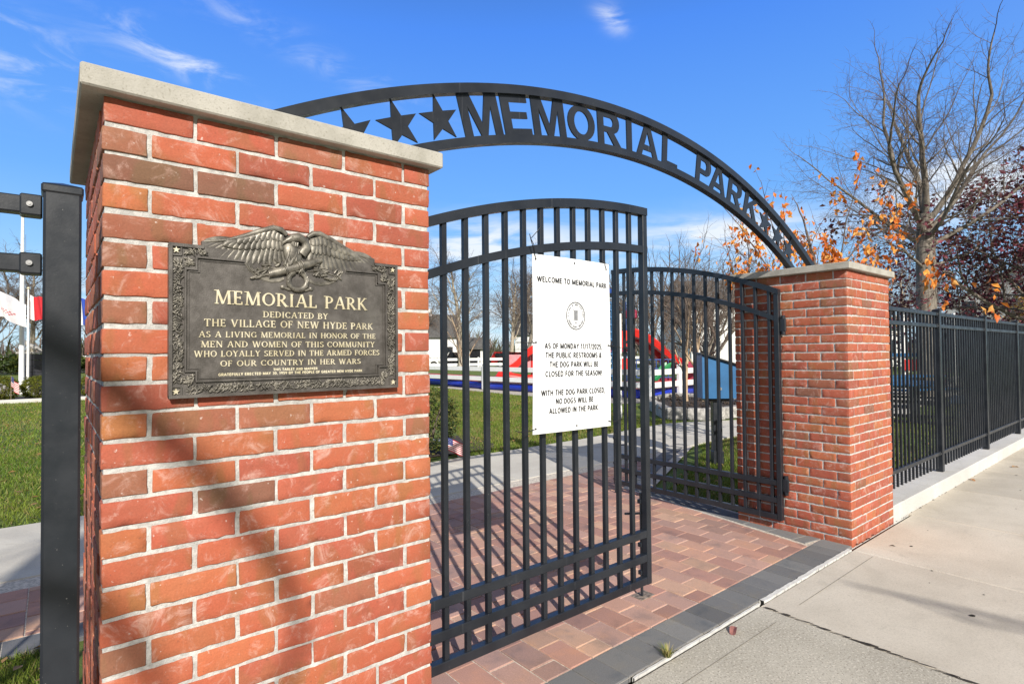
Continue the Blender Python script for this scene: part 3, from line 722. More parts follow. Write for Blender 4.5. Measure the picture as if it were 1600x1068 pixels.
def inscription(mb, text, u0, u1, v, h, depth, frm):
    """cut one line of raised letters, baseline v, spread between u0 and u1"""
    gap = 0.10
    tot = sum(GL[c][0] for c in text)+gap*(len(text)-1)
    sx = (u1-u0)/tot; x = u0; lay = 0
    for c in text:
        wd, st, ser = GL[c]
        P = lambda a, b: (x+a*sx, v+b*h)
        def quad(p, q, w):
            nonlocal lay
            dx, dy = q[0]-p[0], q[1]-p[1]; l = math.hypot(dx, dy) or 1e-9
            nx, ny = -dy/l*w*h/2, dx/l*w*h/2
            lay += 1; d = depth+(lay % 7)*0.00012
            mb.prism([(p[0]-nx, p[1]-ny), (q[0]-nx, q[1]-ny), (q[0]+nx, q[1]+ny), (p[0]+nx, p[1]+ny)], frm, 0.0, d)
        for s in st:
            if s[0] == 'a':
                _, cx, cy, rx, ry, a0, a1, n = s; inn = []; out = []
                for i in range(n+1):
                    a = R(a0+(a1-a0)*i/n); w = TH+(T-TH)*abs(math.cos(a))**1.2
                    out.append(P(cx+(rx+w/2)*math.cos(a), cy+(ry+TH/4)*math.sin(a))); inn.append(P(cx+(rx-w/2)*math.cos(a), cy+(ry-TH*0.75)*math.sin(a)))
                lay += 1; d = depth+(lay % 7)*0.00012
                for i in range(n): mb.prism([inn[i], out[i], out[i+1], inn[i+1]], frm, 0.0, d)
            else: quad(P(s[0], s[1]), P(s[2], s[3]), s[4])
        for (a, b) in ser:
            b = min(max(b, 0.028), 0.972); quad(P(a-0.13, b), P(a+0.13, b), 0.056)
        x += (wd+gap)*sx
W1 = 0.215
SG = dict((k, (v[0], v[1])) for k, v in GL.items())
SG.update({
 'A': (0.80, [(0.07, 0, 0.39, 1), (0.41, 1, 0.73, 0), (0.19, 0.30, 0.61, 0.30)]), 'B': (0.72, [(0.13, 0, 0.13, 1)]+[q[:4] if q[0] != 'a' else q for q in GL['B'][1][1:]]),
 'C': (0.76, [_arc(0.42, 0.5, 0.31, 0.44, 48, 312, 18)]), 'E': (0.62, [(0.13, 0, 0.13, 1), (0.13, 0.94, 0.56, 0.94), (0.13, 0.52, 0.52, 0.52), (0.13, 0.06, 0.57, 0.06)]),
 'F': (0.58, [(0.13, 0, 0.13, 1), (0.13, 0.94, 0.54, 0.94), (0.13, 0.50, 0.50, 0.50)]), 'G': (0.80, [_arc(0.42, 0.5, 0.31, 0.44, 48, 330, 18), (0.68, 0.12, 0.68, 0.48), (0.46, 0.46, 0.74, 0.46)]),
 'H': (0.78, [(0.13, 0, 0.13, 1), (0.65, 0, 0.65, 1), (0.13, 0.52, 0.65, 0.52)]), 'I': (0.27, [(0.135, 0, 0.135, 1)]), 'K': (0.72, [(0.13, 0, 0.13, 1), (0.16, 0.36, 0.64, 1), (0.30, 0.55, 0.68, 0)]),
 'L': (0.56, [(0.13, 0, 0.13, 1), (0.13, 0.06, 0.52, 0.06)]), 'M': (0.96, [(0.12, 0, 0.12, 1), (0.84, 0, 0.84, 1), (0.14, 1, 0.48, 0.06), (0.48, 0.06, 0.82, 1)]),
 'N': (0.80, [(0.13, 0, 0.13, 1), (0.67, 0, 0.67, 1), (0.14, 1, 0.66, 0)]), 'O': (0.82, [_arc(0.41, 0.5, 0.32, 0.44, 0, 360, 24)]), 'P': (0.66, [(0.13, 0, 0.13, 1), (0.13, 0.94, 0.34, 0.94), (0.13, 0.44, 0.34, 0.44), _arc(0.34, 0.69, 0.23, 0.25, 90, -90)]),
 'R': (0.72, [(0.13, 0, 0.13, 1), (0.13, 0.94, 0.34, 0.94), (0.13, 0.46, 0.36, 0.46), _arc(0.34, 0.70, 0.23, 0.24, 90, -90), (0.36, 0.46, 0.64, 0)]),
 'S': (0.66, [_arc(0.33, 0.725, 0.22, 0.215, 40, 270, 12), _arc(0.33, 0.275, 0.24, 0.215, 90, -140, 12)]), 'T': (0.64, [(0.32, 0, 0.32, 1), (0.03, 0.94, 0.61, 0.94)]),
 'U': (0.78, [(0.13, 0.32, 0.13, 1), (0.65, 0.32, 0.65, 1), _arc(0.39, 0.34, 0.26, 0.29, 180, 360, 12)]), 'V': (0.76, [(0.07, 1, 0.37, 0), (0.39, 0, 0.69, 1)]),
 'W': (1.10, [(0.06, 1, 0.30, 0), (0.31, 0, 0.54, 1), (0.56, 1, 0.79, 0), (0.80, 0, 1.04, 1)]), 'Y': (0.72, [(0.06, 1, 0.36, 0.46), (0.36, 0.46, 0.66, 1), (0.36, 0, 0.36, 0.48)]), 'D': (0.76, [(0.13, 0, 0.13, 1), (0.13, 0.94, 0.34, 0.94), (0.13, 0.06, 0.34, 0.06), _arc(0.34, 0.5, 0.31, 0.44, 90, -90, 14)]),
 '0': (0.66, [_arc(0.33, 0.5, 0.24, 0.44, 0, 360, 20)]), '1': (0.50, [(0.30, 0, 0.30, 1), (0.30, 0.97, 0.10, 0.80)]), '2': (0.66, [_arc(0.33, 0.70, 0.23, 0.24, 165, -35, 12), (0.52, 0.57, 0.12, 0.08), (0.08, 0.06, 0.58, 0.06)]),
 '3': (0.66, [_arc(0.31, 0.73, 0.21, 0.21, 140, -80, 12), _arc(0.31, 0.28, 0.24, 0.22, 80, -140, 12)]), '5': (0.66, [(0.14, 0.94, 0.56, 0.94), (0.15, 0.94, 0.13, 0.52), _arc(0.32, 0.32, 0.24, 0.27, 130, -145, 14)]),
 '7': (0.62, [(0.06, 0.94, 0.56, 0.94), (0.54, 0.93, 0.22, 0)]), '9': (0.66, [_arc(0.33, 0.68, 0.23, 0.26, 0, 360, 18), (0.56, 0.68, 0.36, 0)]),
 '/': (0.42, [(0.05, -0.08, 0.37, 1.04)]), ',': (0.26, [(0.16, 0.12, 0.08, -0.16)]), '.': (0.24, [(0.12, 0, 0.12, 0.14)]), '!': (0.26, [(0.13, 0.30, 0.13, 1), (0.13, 0, 0.13, 0.15)]),
 '&': (0.82, [_arc(0.36, 0.77, 0.16, 0.18, -30, 210, 12), (0.20, 0.68, 0.70, 0), _arc(0.32, 0.27, 0.24, 0.22, 120, 330, 12), (0.52, 0.16, 0.68, 0.46), (0.50, 0.67, 0.28, 0.46)]), ' ': (0.34, []),
})
def sans(text, height, bold=0.0):
    """one line of plain sans capitals as flat strokes: verts, faces, extent in x"""
    vs, fs, x = [], [], 0.0; w = W1+bold; k = height
    for ch in text:
        wd, st = SG[ch]
        def quad(p, q, r, t):
            o = len(vs); vs.extend([(x*k+a*k, b*k, len(fs) % 5) for a, b in (p, q, r, t)]); fs.append((o, o+1, o+2, o+3))
        for s in st:
            if s[0] == 'a':
                _, cx, cy, rx, ry, a0, a1, n = s
                for i in range(n):
                    c0, s0, c1, s1 = math.cos(R(a0+(a1-a0)*i/n)), math.sin(R(a0+(a1-a0)*i/n)), math.cos(R(a0+(a1-a0)*(i+1)/n)), math.sin(R(a0+(a1-a0)*(i+1)/n)); h = w/2
                    quad((cx+(rx-h)*c0, cy+(ry-h)*s0), (cx+(rx+h)*c0, cy+(ry+h)*s0), (cx+(rx+h)*c1, cy+(ry+h)*s1), (cx+(rx-h)*c1, cy+(ry-h)*s1))
            else:
                dx, dy = s[2]-s[0], s[3]-s[1]; l = math.hypot(dx, dy); nx, ny = -dy/l*w/2, dx/l*w/2
                quad((s[0]-nx, s[1]-ny), (s[2]-nx, s[3]-ny), (s[2]+nx, s[3]+ny), (s[0]+nx, s[1]+ny))
        x += wd+0.10
    return vs, fs, 0.0, (x-0.10)*k
def lay_text(mb, text, uc, v, height, width, mapf, d, bold=0.0):
    """centre a plain line on (uc, v) scaled to a given width"""
    vs, fs, a, b = sans(text, height, bold)
    k = width/(b-a) if width else 1.0
    mb.add([mapf(uc+(x-(a+b)/2)*k, v+y, d+q*0.00008) for x, y, q in vs], fs)

def star_poly(cx, cy, r, rot=90, inner=0.40):
    return [(cx+(r if i % 2 == 0 else r*inner)*math.cos(R(rot+36*i)), cy+(r if i % 2 == 0 else r*inner)*math.sin(R(rot+36*i))) for i in range(10)]

# ------------------------------------------------------------------ bronze plaque
pq = empty('memorial_plaque', (0.525, 1.603, 1.507), 'dark bronze memorial tablet with an eagle crest, screwed to the brick pillar', 'plaque', fix=False); pq.scale = (0.96, 1, 1)
PF = lambda u, v, d: (u, -d, v)                       # d = height above the brick face
def outline_top():
    L = [(-0.243, 0.205), (-0.215, 0.207), (-0.18, 0.216), (-0.142, 0.234), (-0.106, 0.249), (-0.066, 0.264), (-0.045, 0.260), (-0.03, 0.246), (-0.01, 0.243)]
    return L
top = outline_top(); top = top+[(-u, v) for u, v in reversed(top)]
plate = [(-0.320, 0.190), (-0.320, -0.190), (0.320, -0.190), (0.320, 0.190)]
b = MB()
b.box(-0.320, 0.320, -0.020, -0.003, -0.190, 0.190, bev=0.003)
up = [(-0.30, 0.15), (-0.245, 0.150), (-0.245, 0.203)]+top[1:-1]+[(0.245, 0.203), (0.245, 0.150)]
b.prism([(0.244, 0.15), (0.244, 0.203)]+list(reversed(top))[1:-1]+[(-0.244, 0.203), (-0.244, 0.15)], PF, 0.004, 0.0185)
b.build('backplate', M['bronze'], pq)
# raised border: outer rim, notched inner moulding, leaf ornament between them
fr = MB()
def bar2(p, q, w, d0, d1):
    dx, dy = q[0]-p[0], q[1]-p[1]; l = math.hypot(dx, dy); ux, uy = dx/l, dy/l; nx, ny = -uy*w/2, ux*w/2
    p = (p[0]-ux*w/2, p[1]-uy*w/2); q = (q[0]+ux*w/2, q[1]+uy*w/2)
    fr.prism([(p[0]-nx, p[1]-ny), (q[0]-nx, q[1]-ny), (q[0]+nx, q[1]+ny), (p[0]+nx, p[1]+ny)], PF, d0, d1)
for a, c, e in (((-0.316, 0.186), (-0.316, -0.186), 0.0272), ((0.316, 0.186), (0.316, -0.186), 0.0272), ((-0.316, -0.186), (0.316, -0.186), 0.0268), ((-0.316, 0.186), (-0.245, 0.186), 0.0268), ((0.245, 0.186), (0.316, 0.186), 0.0268)):
    bar2(a, c, 0.008, 0.019, e)
inner = [(-0.145, 0.160), (-0.258, 0.160), (-0.258, 0.129), (-0.283, 0.129), (-0.283, -0.124), (-0.258, -0.124), (-0.258, -0.150), (0.253, -0.150), (0.253, -0.124), (0.279, -0.124), (0.279, 0.129), (0.253, 0.129), (0.253, 0.160), (0.150, 0.160)]
for i in range(len(inner)-1):
    bar2(inner[i], inner[i+1], 0.0042, 0.019, 0.0262+0.0003*(i % 3)); 
    s = 0.955
    p, q = [(x*0.972, (y-0.003)*0.955+0.003) for x, y in (inner[i], inner[i+1])]
    bar2(p, q, 0.0022, 0.019, 0.0228+0.0002*(i % 3))
for sx in (-1, 1):
    for sz in (-1, 1):
        bar2((sx*0.292, sz*0.184), (sx*0.292, sz*0.163), 0.003, 0.019, 0.0245); bar2((sx*0.312, sz*0.1615), (sx*0.294, sz*0.1615), 0.003, 0.019, 0.0242)
fr.build('border', M['bronze'], pq)
for sx in (-1, 1):
    for sz in (-1, 1):
        st = MB(); st.prism(star_poly(sx*0.3035, sz*0.1735, 0.0085), PF, 0.019, 0.0255); st.build('corner_star', M['gold'], pq)
orn = MB(); rng.seed(5)
def leafbit(u, v, ang, l, w, d):
    c, s = math.cos(ang), math.sin(ang); pts = []
    for i in range(4):
        t = i/3-0.5; bend = 0.25*(t*t)*l
        pts.append((u+c*t*l-s*bend, -(d+0.0018*math.cos(t*2.4)), v+s*t*l+c*bend))
    orn.tube(pts, [w*0.35, w, w*0.8, w*0.25], n=5, cap=False)
def orn_strip(u0, u1, v0, v1, n, along):
    for i in range(n):
        u, v = rng.uniform(u0, u1), rng.uniform(v0, v1)
        a = along+rng.choice((-1, 1))*rng.uniform(0.25, 1.25)+rng.choice((0, PI))
        leafbit(u, v, a, rng.uniform(0.008, 0.017), rng.uniform(0.0013, 0.0026), 0.0205+rng.uniform(0, 0.003))
orn_strip(-0.309, -0.290, -0.150, 0.150, 260, PI/2); orn_strip(0.288, 0.309, -0.150, 0.150, 260, PI/2)
orn_strip(-0.278, 0.275, -0.179, -0.159, 430, 0); orn_strip(-0.283, -0.235, 0.166, 0.179, 40, 0); orn_strip(0.235, 0.281, 0.166, 0.179, 40, 0)
for sx in (-1, 1):
    orn_strip(sx*0.274-0.010, sx*0.274+0.010, -0.155, -0.134, 26, 0.7); orn_strip(sx*0.274-0.010, sx*0.274+0.010, 0.138, 0.158, 26, 0.7)
orn.build('leaf_ornament', M['relief'], pq)
# eagle crest
eg = MB(); rng.seed(9)
def feather(p, q, w, d, sag, lift=0.0):
    """one cast feather from root p to tip q, lying on the relief at height d"""
    n, m = 7, 6; vs = []
    dx, dy = q[0]-p[0], q[1]-p[1]; l = math.hypot(dx, dy); nx, ny = -dy/l, dx/l
    for i in range(n+1):
        t = i/n; wt = w*(0.55+0.65*math.sin(PI*min(1, t*0.62+0.2)))*(1 if t < 0.86 else max(0.12, (1-t)/0.14)**0.5)
        sg = sag*math.sin(PI*t)
        for k in range(m+1):
            s = k/m*2-1
            h = d+lift*t+0.0022*math.sqrt(max(0, 1-s*s))+(0.0016 if k == m//2 else 0)+0.0011*s
            vs.append((p[0]+dx*t+nx*(sg+s*wt), -h if abs(s) < 1 else -(d-0.003), p[1]+dy*t+ny*(sg+s*wt)))
    fs = [(i*(m+1)+k, i*(m+1)+k+1, (i+1)*(m+1)+k+1, (i+1)*(m+1)+k) for i in range(n) for k in range(m)]
    eg.add(vs, fs, smooth=True)
def lerp_path(pts, t):
    t *= len(pts)-1; i = min(int(t), len(pts)-2); f = t-i
    return (pts[i][0]+(pts[i+1][0]-pts[i][0])*f, pts[i][1]+(pts[i+1][1]-pts[i][1])*f)
lead = [(-0.045, 0.240), (-0.066, 0.250), (-0.098, 0.238), (-0.130, 0.222), (-0.160, 0.212)]
trail = [(-0.035, 0.168), (-0.060, 0.160), (-0.090, 0.158), (-0.120, 0.156), (-0.150, 0.157), (-0.185, 0.162), (-0.213, 0.172), (-0.232, 0.186), (-0.243, 0.199)]
for sx in (-1, 1):
    f = lambda p: (-sx*p[0] if sx > 0 else p[0], p[1])
    for i in range(17):
        t = i/16; p, q = lerp_path(lead, t), lerp_path(trail, t)
        feather(f(p), f(q), 0.0098 if t < 0.6 else 0.0078, 0.0185+0.0085*(1-t), 0.006*sx*(1 if t > 0.4 else 0.3))
    for i in range(12):
        t = i/11; p, q = lerp_path(lead, t*0.95), lerp_path(trail, 0.04+t*0.80)
        q = (p[0]+(q[0]-p[0])*0.55, p[1]+(q[1]-p[1])*0.55)
        feather(f(p), f(q), 0.0088, 0.0265+0.0055*(1-t), 0.003*sx)
    for i in range(9):
        t = i/8; p, q = lerp_path(lead, t*0.85), lerp_path(trail, 0.05+t*0.7)
        q = (p[0]+(q[0]-p[0])*0.27, p[1]+(q[1]-p[1])*0.27)
        feather(f(p), f(q), 0.0078, 0.0315+0.003*(1-t), 0.002*sx)
    eg.tube([(f(a)[0], -h, f(a)[1]) for a, h in (((-0.030, 0.243), 0.030), ((-0.045, 0.255), 0.031), ((-0.066, 0.257), 0.031), ((-0.106, 0.242), 0.029), ((-0.142, 0.226), 0.026), ((-0.185, 0.211), 0.023), ((-0.240, 0.202), 0.020))],
            [0.006, 0.008, 0.0085, 0.0075, 0.0065, 0.005, 0.003], n=8)
eg.ell((-0.014, -0.030, 0.192), (0.026, 0.014, 0.038), rot=Matrix.Rotation(R(-18), 3, 'Y'))
eg.tube([(0.012, -0.028, 0.195), (0.026, -0.033, 0.214), (0.020, -0.036, 0.231), (0.002, -0.038, 0.239), (-0.018, -0.038, 0.234), (-0.033, -0.037, 0.225)], [0.016, 0.014, 0.0125, 0.0125, 0.0115, 0.007], n=10)
eg.tube([(-0.030, -0.038, 0.227), (-0.042, -0.037, 0.219), (-0.045, -0.036, 0.211)], [0.0062, 0.0045, 0.0012], n=6)
eg.ell((-0.018, -0.049, 0.237), (0.0022, 0.002, 0.0022))
for i in range(26):
    a = rng.uniform(-0.5, 0.9); v = rng.uniform(0.165, 0.222); u = -0.014+(0.192-v)*-0.32+rng.uniform(-0.015, 0.018)
    feather((u, v+0.006), (u-0.003, v-0.008), 0.0034, 0.0405, 0)
for u in (-0.030, 0.010):                              # legs and talons on the bundle
    eg.tube([(u*0.5-0.005, -0.030, 0.176), (u, -0.036, 0.158), (u+0.002, -0.040, 0.148)], [0.008, 0.006, 0.004], n=7)
    for k in (-1, 0, 1): eg.tube([(u, -0.040, 0.150), (u+k*0.006, -0.042, 0.144), (u+k*0.008, -0.037, 0.137)], [0.003, 0.0025, 0.001], n=5)
eg.tube([(-0.078, -0.028, 0.131), (-0.03, -0.033, 0.147), (0.03, -0.033, 0.167), (0.070, -0.028, 0.184)], [0.010, 0.0115, 0.0115, 0.009], n=10)
for k in range(7): eg.tube([(-0.080+0.001*k, -0.036-0.002*math.sin(k), 0.124+0.0022*k), (0.066+0.001*k, -0.037-0.002*math.sin(k), 0.176+0.0024*k)], 0.0014, n=5)
for t in (0.30, 0.55, 0.62):
    u, v = -0.078+0.148*t, 0.131+0.053*t
    eg.tube([(u-0.005, -0.030, v+0.014), (u-0.002, -0.046, v+0.004), (u+0.003, -0.046, v-0.006), (u+0.005, -0.030, v-0.014)], 0.0026, n=6)
wr = [(0.001+0.026*math.cos(R(a)), -0.030, 0.119+0.0255*math.sin(R(a))) for a in range(-250, 71, 20)]
eg.tube(wr, [0.0072+0.0012*(i % 2) for i in range(len(wr))], n=8)
for i in range(40):
    a = rng.uniform(0, 2*PI); u, v = 0.001+0.026*math.cos(a), 0.119+0.0255*math.sin(a)
    feather((u, v), (u+0.010*math.cos(a+1.2), v+0.010*math.sin(a+1.2)), 0.0026, 0.0350, 0.001)
for sx in (-1, 1):
    eg.ell((sx*0.040, -0.026, 0.099), (0.0075, 0.006, 0.0065)); eg.tube([(sx*0.008, -0.026, 0.093), (sx*0.024, -0.027, 0.094), (sx*0.038, -0.026, 0.098)], [0.003, 0.0045, 0.004], n=6)
    arc = [(-0.139, 0.156), (-0.128, 0.139), (-0.112, 0.125), (-0.092, 0.116), (-0.070, 0.112), (-0.050, 0.114), (-0.036, 0.121)]
    for k, w in ((1.0, 0.0034), (0.94, 0.0024), (0.885, 0.0018)):
        eg.tube([(sx*-1*(u*k-0.004*(1-k)*10) if sx > 0 else u*k-0.004*(1-k)*10, -0.0235, 0.165+(v-0.165)*k) for u, v in arc], w, n=7)
    for i in range(22):                                # olive and laurel sprays
        t = rng.random(); u, v = sx*(0.045+0.075*t), 0.150-0.018*t+rng.uniform(-0.016, 0.016)
        a = (PI if sx < 0 else 0)+rng.uniform(-0.9, 0.9)
        feather((u, v), (u+0.018*math.cos(a), v+0.018*math.sin(a)), 0.0033, 0.0275+rng.uniform(0, 0.004), 0.001)
    eg.tube([(sx*0.03, -0.026, 0.148), (sx*0.08, -0.027, 0.150), (sx*0.122, -0.025, 0.138)], 0.0018, n=5)
eg.build('eagle_crest', M['relief'], pq).scale = (1, 0.82, 1)
tx = MB()
PT = lambda u, v, d: (u, -(0.0195+d), v)
for line, u0, u1, v, h in (('MEMORIAL PARK', -0.215, 0.215, 0.0455, 0.0355), ('DEDICATED BY', -0.093, 0.091, 0.0145, 0.0165), ('THE VILLAGE OF NEW HYDE PARK', -0.240, 0.235, -0.0125, 0.0190),
                           ('AS A LIVING MEMORIAL IN HONOR OF THE', -0.252, 0.244, -0.0400, 0.0152), ('MEN AND WOMEN OF THIS COMMUNITY', -0.247, 0.241, -0.0655, 0.0160),
                           ('WHO LOYALLY SERVED IN THE ARMED FORCES', -0.263, 0.257, -0.0895, 0.0155), ('OF OUR COUNTRY IN HER WARS', -0.201, 0.194, -0.1145, 0.0152)):
    tx = MB(); inscription(tx, line, u0, u1, v, h, 0.0028, PT); tx.build('text_line', M['gold'], pq)
tx = MB()
lay_text(tx, 'THIS TABLET AND MARKER', -0.003, -0.1285, 0.0066, 0.125, PT, 0.0012, 0.06)
tx.build('text_line', M['gold'], pq); tx = MB()
lay_text(tx, 'GRATEFULLY ERECTED MAY 30, 1959 BY THE PEOPLE OF GREATER NEW HYDE PARK', -0.003, -0.1385, 0.0068, 0.405, PT, 0.0012, 0.06)
tx.build('text_line', M['gold'], pq)

# ------------------------------------------------------------------ double gate
LW, PK, RG = 1.70, 2.258, 4.26                        # leaf width, height at the meeting stiles, radius of the curved head
def zt(s, z=PK): return z-RG+math.sqrt(RG*RG-(LW-s)**2)
def gate_leaf(label, x, y, rz, mirror):
    t = empty('gate_leaf', (x, y, 0), label, 'gate', 'leaves of the double gate', rz, fix=False)
    m = -1 if mirror else 1
    def X(s): return m*s
    def curved(name, z, h, d):
        mb = MB(); n = 40; vs = []
        for i in range(n+1):
            s = 0.0+LW*i/n; a = zt(s, z)
            for (dy, dz) in ((-d/2, 0), (d/2, 0), (d/2, -h), (-d/2, -h)): vs.append((X(s), dy, a+dz))
        fs = [(4*i+k, 4*i+(k+1) % 4, 4*i+4+(k+1) % 4, 4*i+4+k) for i in range(n) for k in range(4)]+[(0, 1, 2, 3), (4*n, 4*n+1, 4*n+2, 4*n+3)]
        mb.add(vs, fs); return mb.build(name, M['black'], t)
    curved('top_rail', PK, 0.044, 0.046); curved('rail', 2.034, 0.040, 0.0385)
    for z in (0.395, 0.258, 0.128):
        mb = MB(); mb.box(min(X(0.0395), X(LW-0.0395)), max(X(0.0395), X(LW-0.0395)), -0.0192, 0.0192, z-0.043, z, bev=0.003); mb.build('rail', M['black'], t)
    for s in (0.0195, LW-0.0195):
        mb = MB(); mb.box(X(s)-0.0195, X(s)+0.0195, -0.0205, 0.0205, 0.083, zt(s)-0.0445, bev=0.003); mb.build('stile', M['black'], t)
    for i in range(14):
        s = 0.0815+0.1133*i
        mb = MB(); mb.box(X(s)-0.0123, X(s)+0.0123, -0.0123, 0.0123, 0.0865, zt(s)-0.041, bev=0.002); mb.build('bar', M['black'], t)
    for z in (1.62, 0.36):
        h = MB(); h.tube([(X(-0.022), -0.012, z-0.075), (X(-0.022), -0.012, z+0.075)], 0.017, n=12)
        h.box(min(X(-0.045), X(0.0)), max(X(-0.045), X(0.0)), -0.018, 0.004, z-0.05, z+0.05, bev=0.003)
        h.build('hinge', M['black'], t)
    r = MB(); sd_ = LW-0.03
    r.tube([(X(sd_), 0.030, 0.001), (X(sd_), 0.030, 0.60)], 0.008, n=8); r.tube([(X(sd_), 0.030, 0.48), (X(sd_-0.13), 0.040, 0.50)], 0.007, n=8)
    for z in (0.14, 0.30, 0.55): r.box(X(sd_)-0.016, X(sd_)+0.016, 0.0195, 0.045, z-0.012, z+0.012, bev=0.002)
    r.build('drop_rod', M['black'], t)
    return t
gate_leaf('closed black gate leaf hinged on the plaque pillar, with a white notice tied to it', 0.990, LEAFY, 0, False)
rl = gate_leaf('open black gate leaf swung back from the far brick pillar, no notice on it', 4.452, LEAFY+0.045, R(90.2), False)
lt = MB()
lt.box(1.50, 1.74, -0.048, -0.0215, 1.03, 1.07, bev=0.003); lt.tube([(1.60, -0.05, 0.98), (1.60, -0.06, 1.06), (1.60, -0.04, 1.11)], 0.008, n=8)
lt.build('latch', M['black'], rl)
fp = MB(); fp.box(2.615, 2.735, LEAFY-0.005, LEAFY+0.075, -0.004, 0.003, bev=0.001); fp.box(2.645, 2.685, LEAFY+0.02, LEAFY+0.045, 0.0, 0.004)
tag(fp.build('floor_plate', M['plate']), 'small steel strike plate set in the pavers under the gate rod', 'floor plate', kind='thing')

gl_ = empty('ground_light', (1.30, 2.36, 0), 'small dark round ground light in the pavers behind the closed gate leaf', 'light', fix=False)
mb = MB(); mb.tube([(0, 0, -0.02), (0, 0, 0.03), (0, 0, 0.042)], [0.060, 0.060, 0.048], n=20); mb.build('housing', M['plastic'], gl_)
mb = MB(); mb.tube([(0, 0, 0.042), (0, 0, 0.046)], 0.040, n=20); mb.build('lens', M['glass'], gl_)

# ------------------------------------------------------------------ name arch
RA = 4.31; AX = 2.650; AZ = 2.797-RA
ar = empty('arch_sign', (AX, 2.042, AZ), 'black steel arch lettered MEMORIAL PARK spanning the two brick pillars', 'sign', fix=False)
def arc_rail(name, ro, h, d):
    mb = MB(); n = 90; vs = []
    zb = Z0+BH+0.03-AZ
    a1 = math.acos(min(1, zb/ro))
    for i in range(n+1):
        a = -a1+2*a1*i/n
        for (rr, y) in ((ro, -d/2), (ro, d/2), (ro-h, d/2), (ro-h, -d/2)): vs.append((rr*math.sin(a), y, max(rr*math.cos(a), zb-0.002)))
    fs = [(4*i+k, 4*i+(k+1) % 4, 4*i+4+(k+1) % 4, 4*i+4+k) for i in range(n) for k in range(4)]+[(0, 1, 2, 3), (4*n, 4*n+1, 4*n+2, 4*n+3)]
    mb.add(vs, fs); mb.build(name, M['black'], ar)
arc_rail('upper_rail', RA, 0.042, 0.044); arc_rail('lower_rail', RA-0.231, 0.038, 0.044)
W_ = 0.25
def oval(rx, ry, n=28): return [(0.5+rx*math.cos(2*PI*i/n), 0.5+ry*math.sin(2*PI*i/n)) for i in range(n)]
def bowl(x0, x1, y0, y1, n=10):
    r = (y1-y0)/2; xc = x1-r*0.95
    return [(x0, y0)]+[(xc+r*0.95*math.cos(R(-90+180*i/n)), (y0+y1)/2+r*math.sin(R(-90+180*i/n))) for i in range(n+1)]+[(x0, y1)]
# block capitals cut from plate: pieces as polygons in a unit box, rings as (outer, inner)
AL = {
 'M': (0.232, [[(0, 0), (.20, 0), (.20, 1), (0, 1)], [(.80, 0), (1, 0), (1, 1), (.80, 1)], [(.20, 1), (.20, .66), (.42, 0), (.58, 0), (.80, .66), (.80, 1), (.74, 1), (.5, .28), (.26, 1)]], []),
 'E': (0.178, [[(0, 0), (1, 0), (1, .17), (.29, .17), (.29, .42), (.90, .42), (.90, .59), (.29, .59), (.29, .83), (.97, .83), (.97, 1), (0, 1)]], []),
 'O': (0.212, [], [(oval(.5, .5), oval(.275, .325))]),
 'R': (0.196, [[(0, 0), (.25, 0), (.25, .405), (0, .405)], [(.25, .405), (.40, .405), (.72, 0), (1.02, 0), (.66, .42), (.62, .44), (.25, .44)]], [(bowl(0, .95, .405, 1.0), bowl(.25, .68, .57, .84))]),
 'I': (0.047, [[(0, 0), (1, 0), (1, 1), (0, 1)]], []),
 'A': (0.212, [[(0, 0), (.225, 0), (.30, .23), (.70, .23), (.775, 0), (1, 0), (.63, 1), (.37, 1)]], []),
 'L': (0.160, [[(0, 0), (1, 0), (1, .17), (.31, .17), (.31, 1), (0, 1)]], []),
 'P': (0.176, [[(0, 0), (.27, 0), (.27, .36), (0, .36)]], [(bowl(0, 1, .36, 1.0), bowl(.27, .70, .53, .84))]),
 'K': (0.208, [[(0, 0), (.235, 0), (.235, 1), (0, 1)], [(.235, .30), (.44, .53), (.72, 0), (1.02, 0), (.60, .70), (1.0, 1), (.70, 1), (.235, .60)]], []),
}
def arch_piece(name, cx, outlines):
    """outlines: closed 2-D loops (even-odd filled) in metres, origin at the middle of the lower edge"""
    a = math.asin(cx/(RA-0.136))
    cu = bpy.data.curves.new('cut', 'CURVE'); cu.dimensions = '2D'; cu.fill_mode = 'BOTH'; cu.extrude = 0.004
    for p in outlines:
        s = cu.splines.new('POLY'); s.points.add(len(p)-1); s.use_cyclic_u = True
        for q, pt in zip(s.points, p): q.co = (pt[0], pt[1], 0, 1)
    o = bpy.data.objects.new('cut', cu); COL.objects.link(o)
    me = bpy.data.meshes.new_from_object(o.evaluated_get(bpy.context.evaluated_depsgraph_get()))
    bpy.data.objects.remove(o); bpy.data.curves.remove(cu)
    mb = MB(); vs = []
    for v in me.vertices:
        u, r, d = v.co.x, RA-0.2295+v.co.y, v.co.z
        vs.append((r*math.sin(a)+u*math.cos(a), -d, r*math.cos(a)-u*math.sin(a)))
    mb.add(vs, [tuple(p.vertices) for p in me.polygons]); bpy.data.meshes.remove(me)
    return mb.build(name, M['black'], ar)
HL = 0.1865
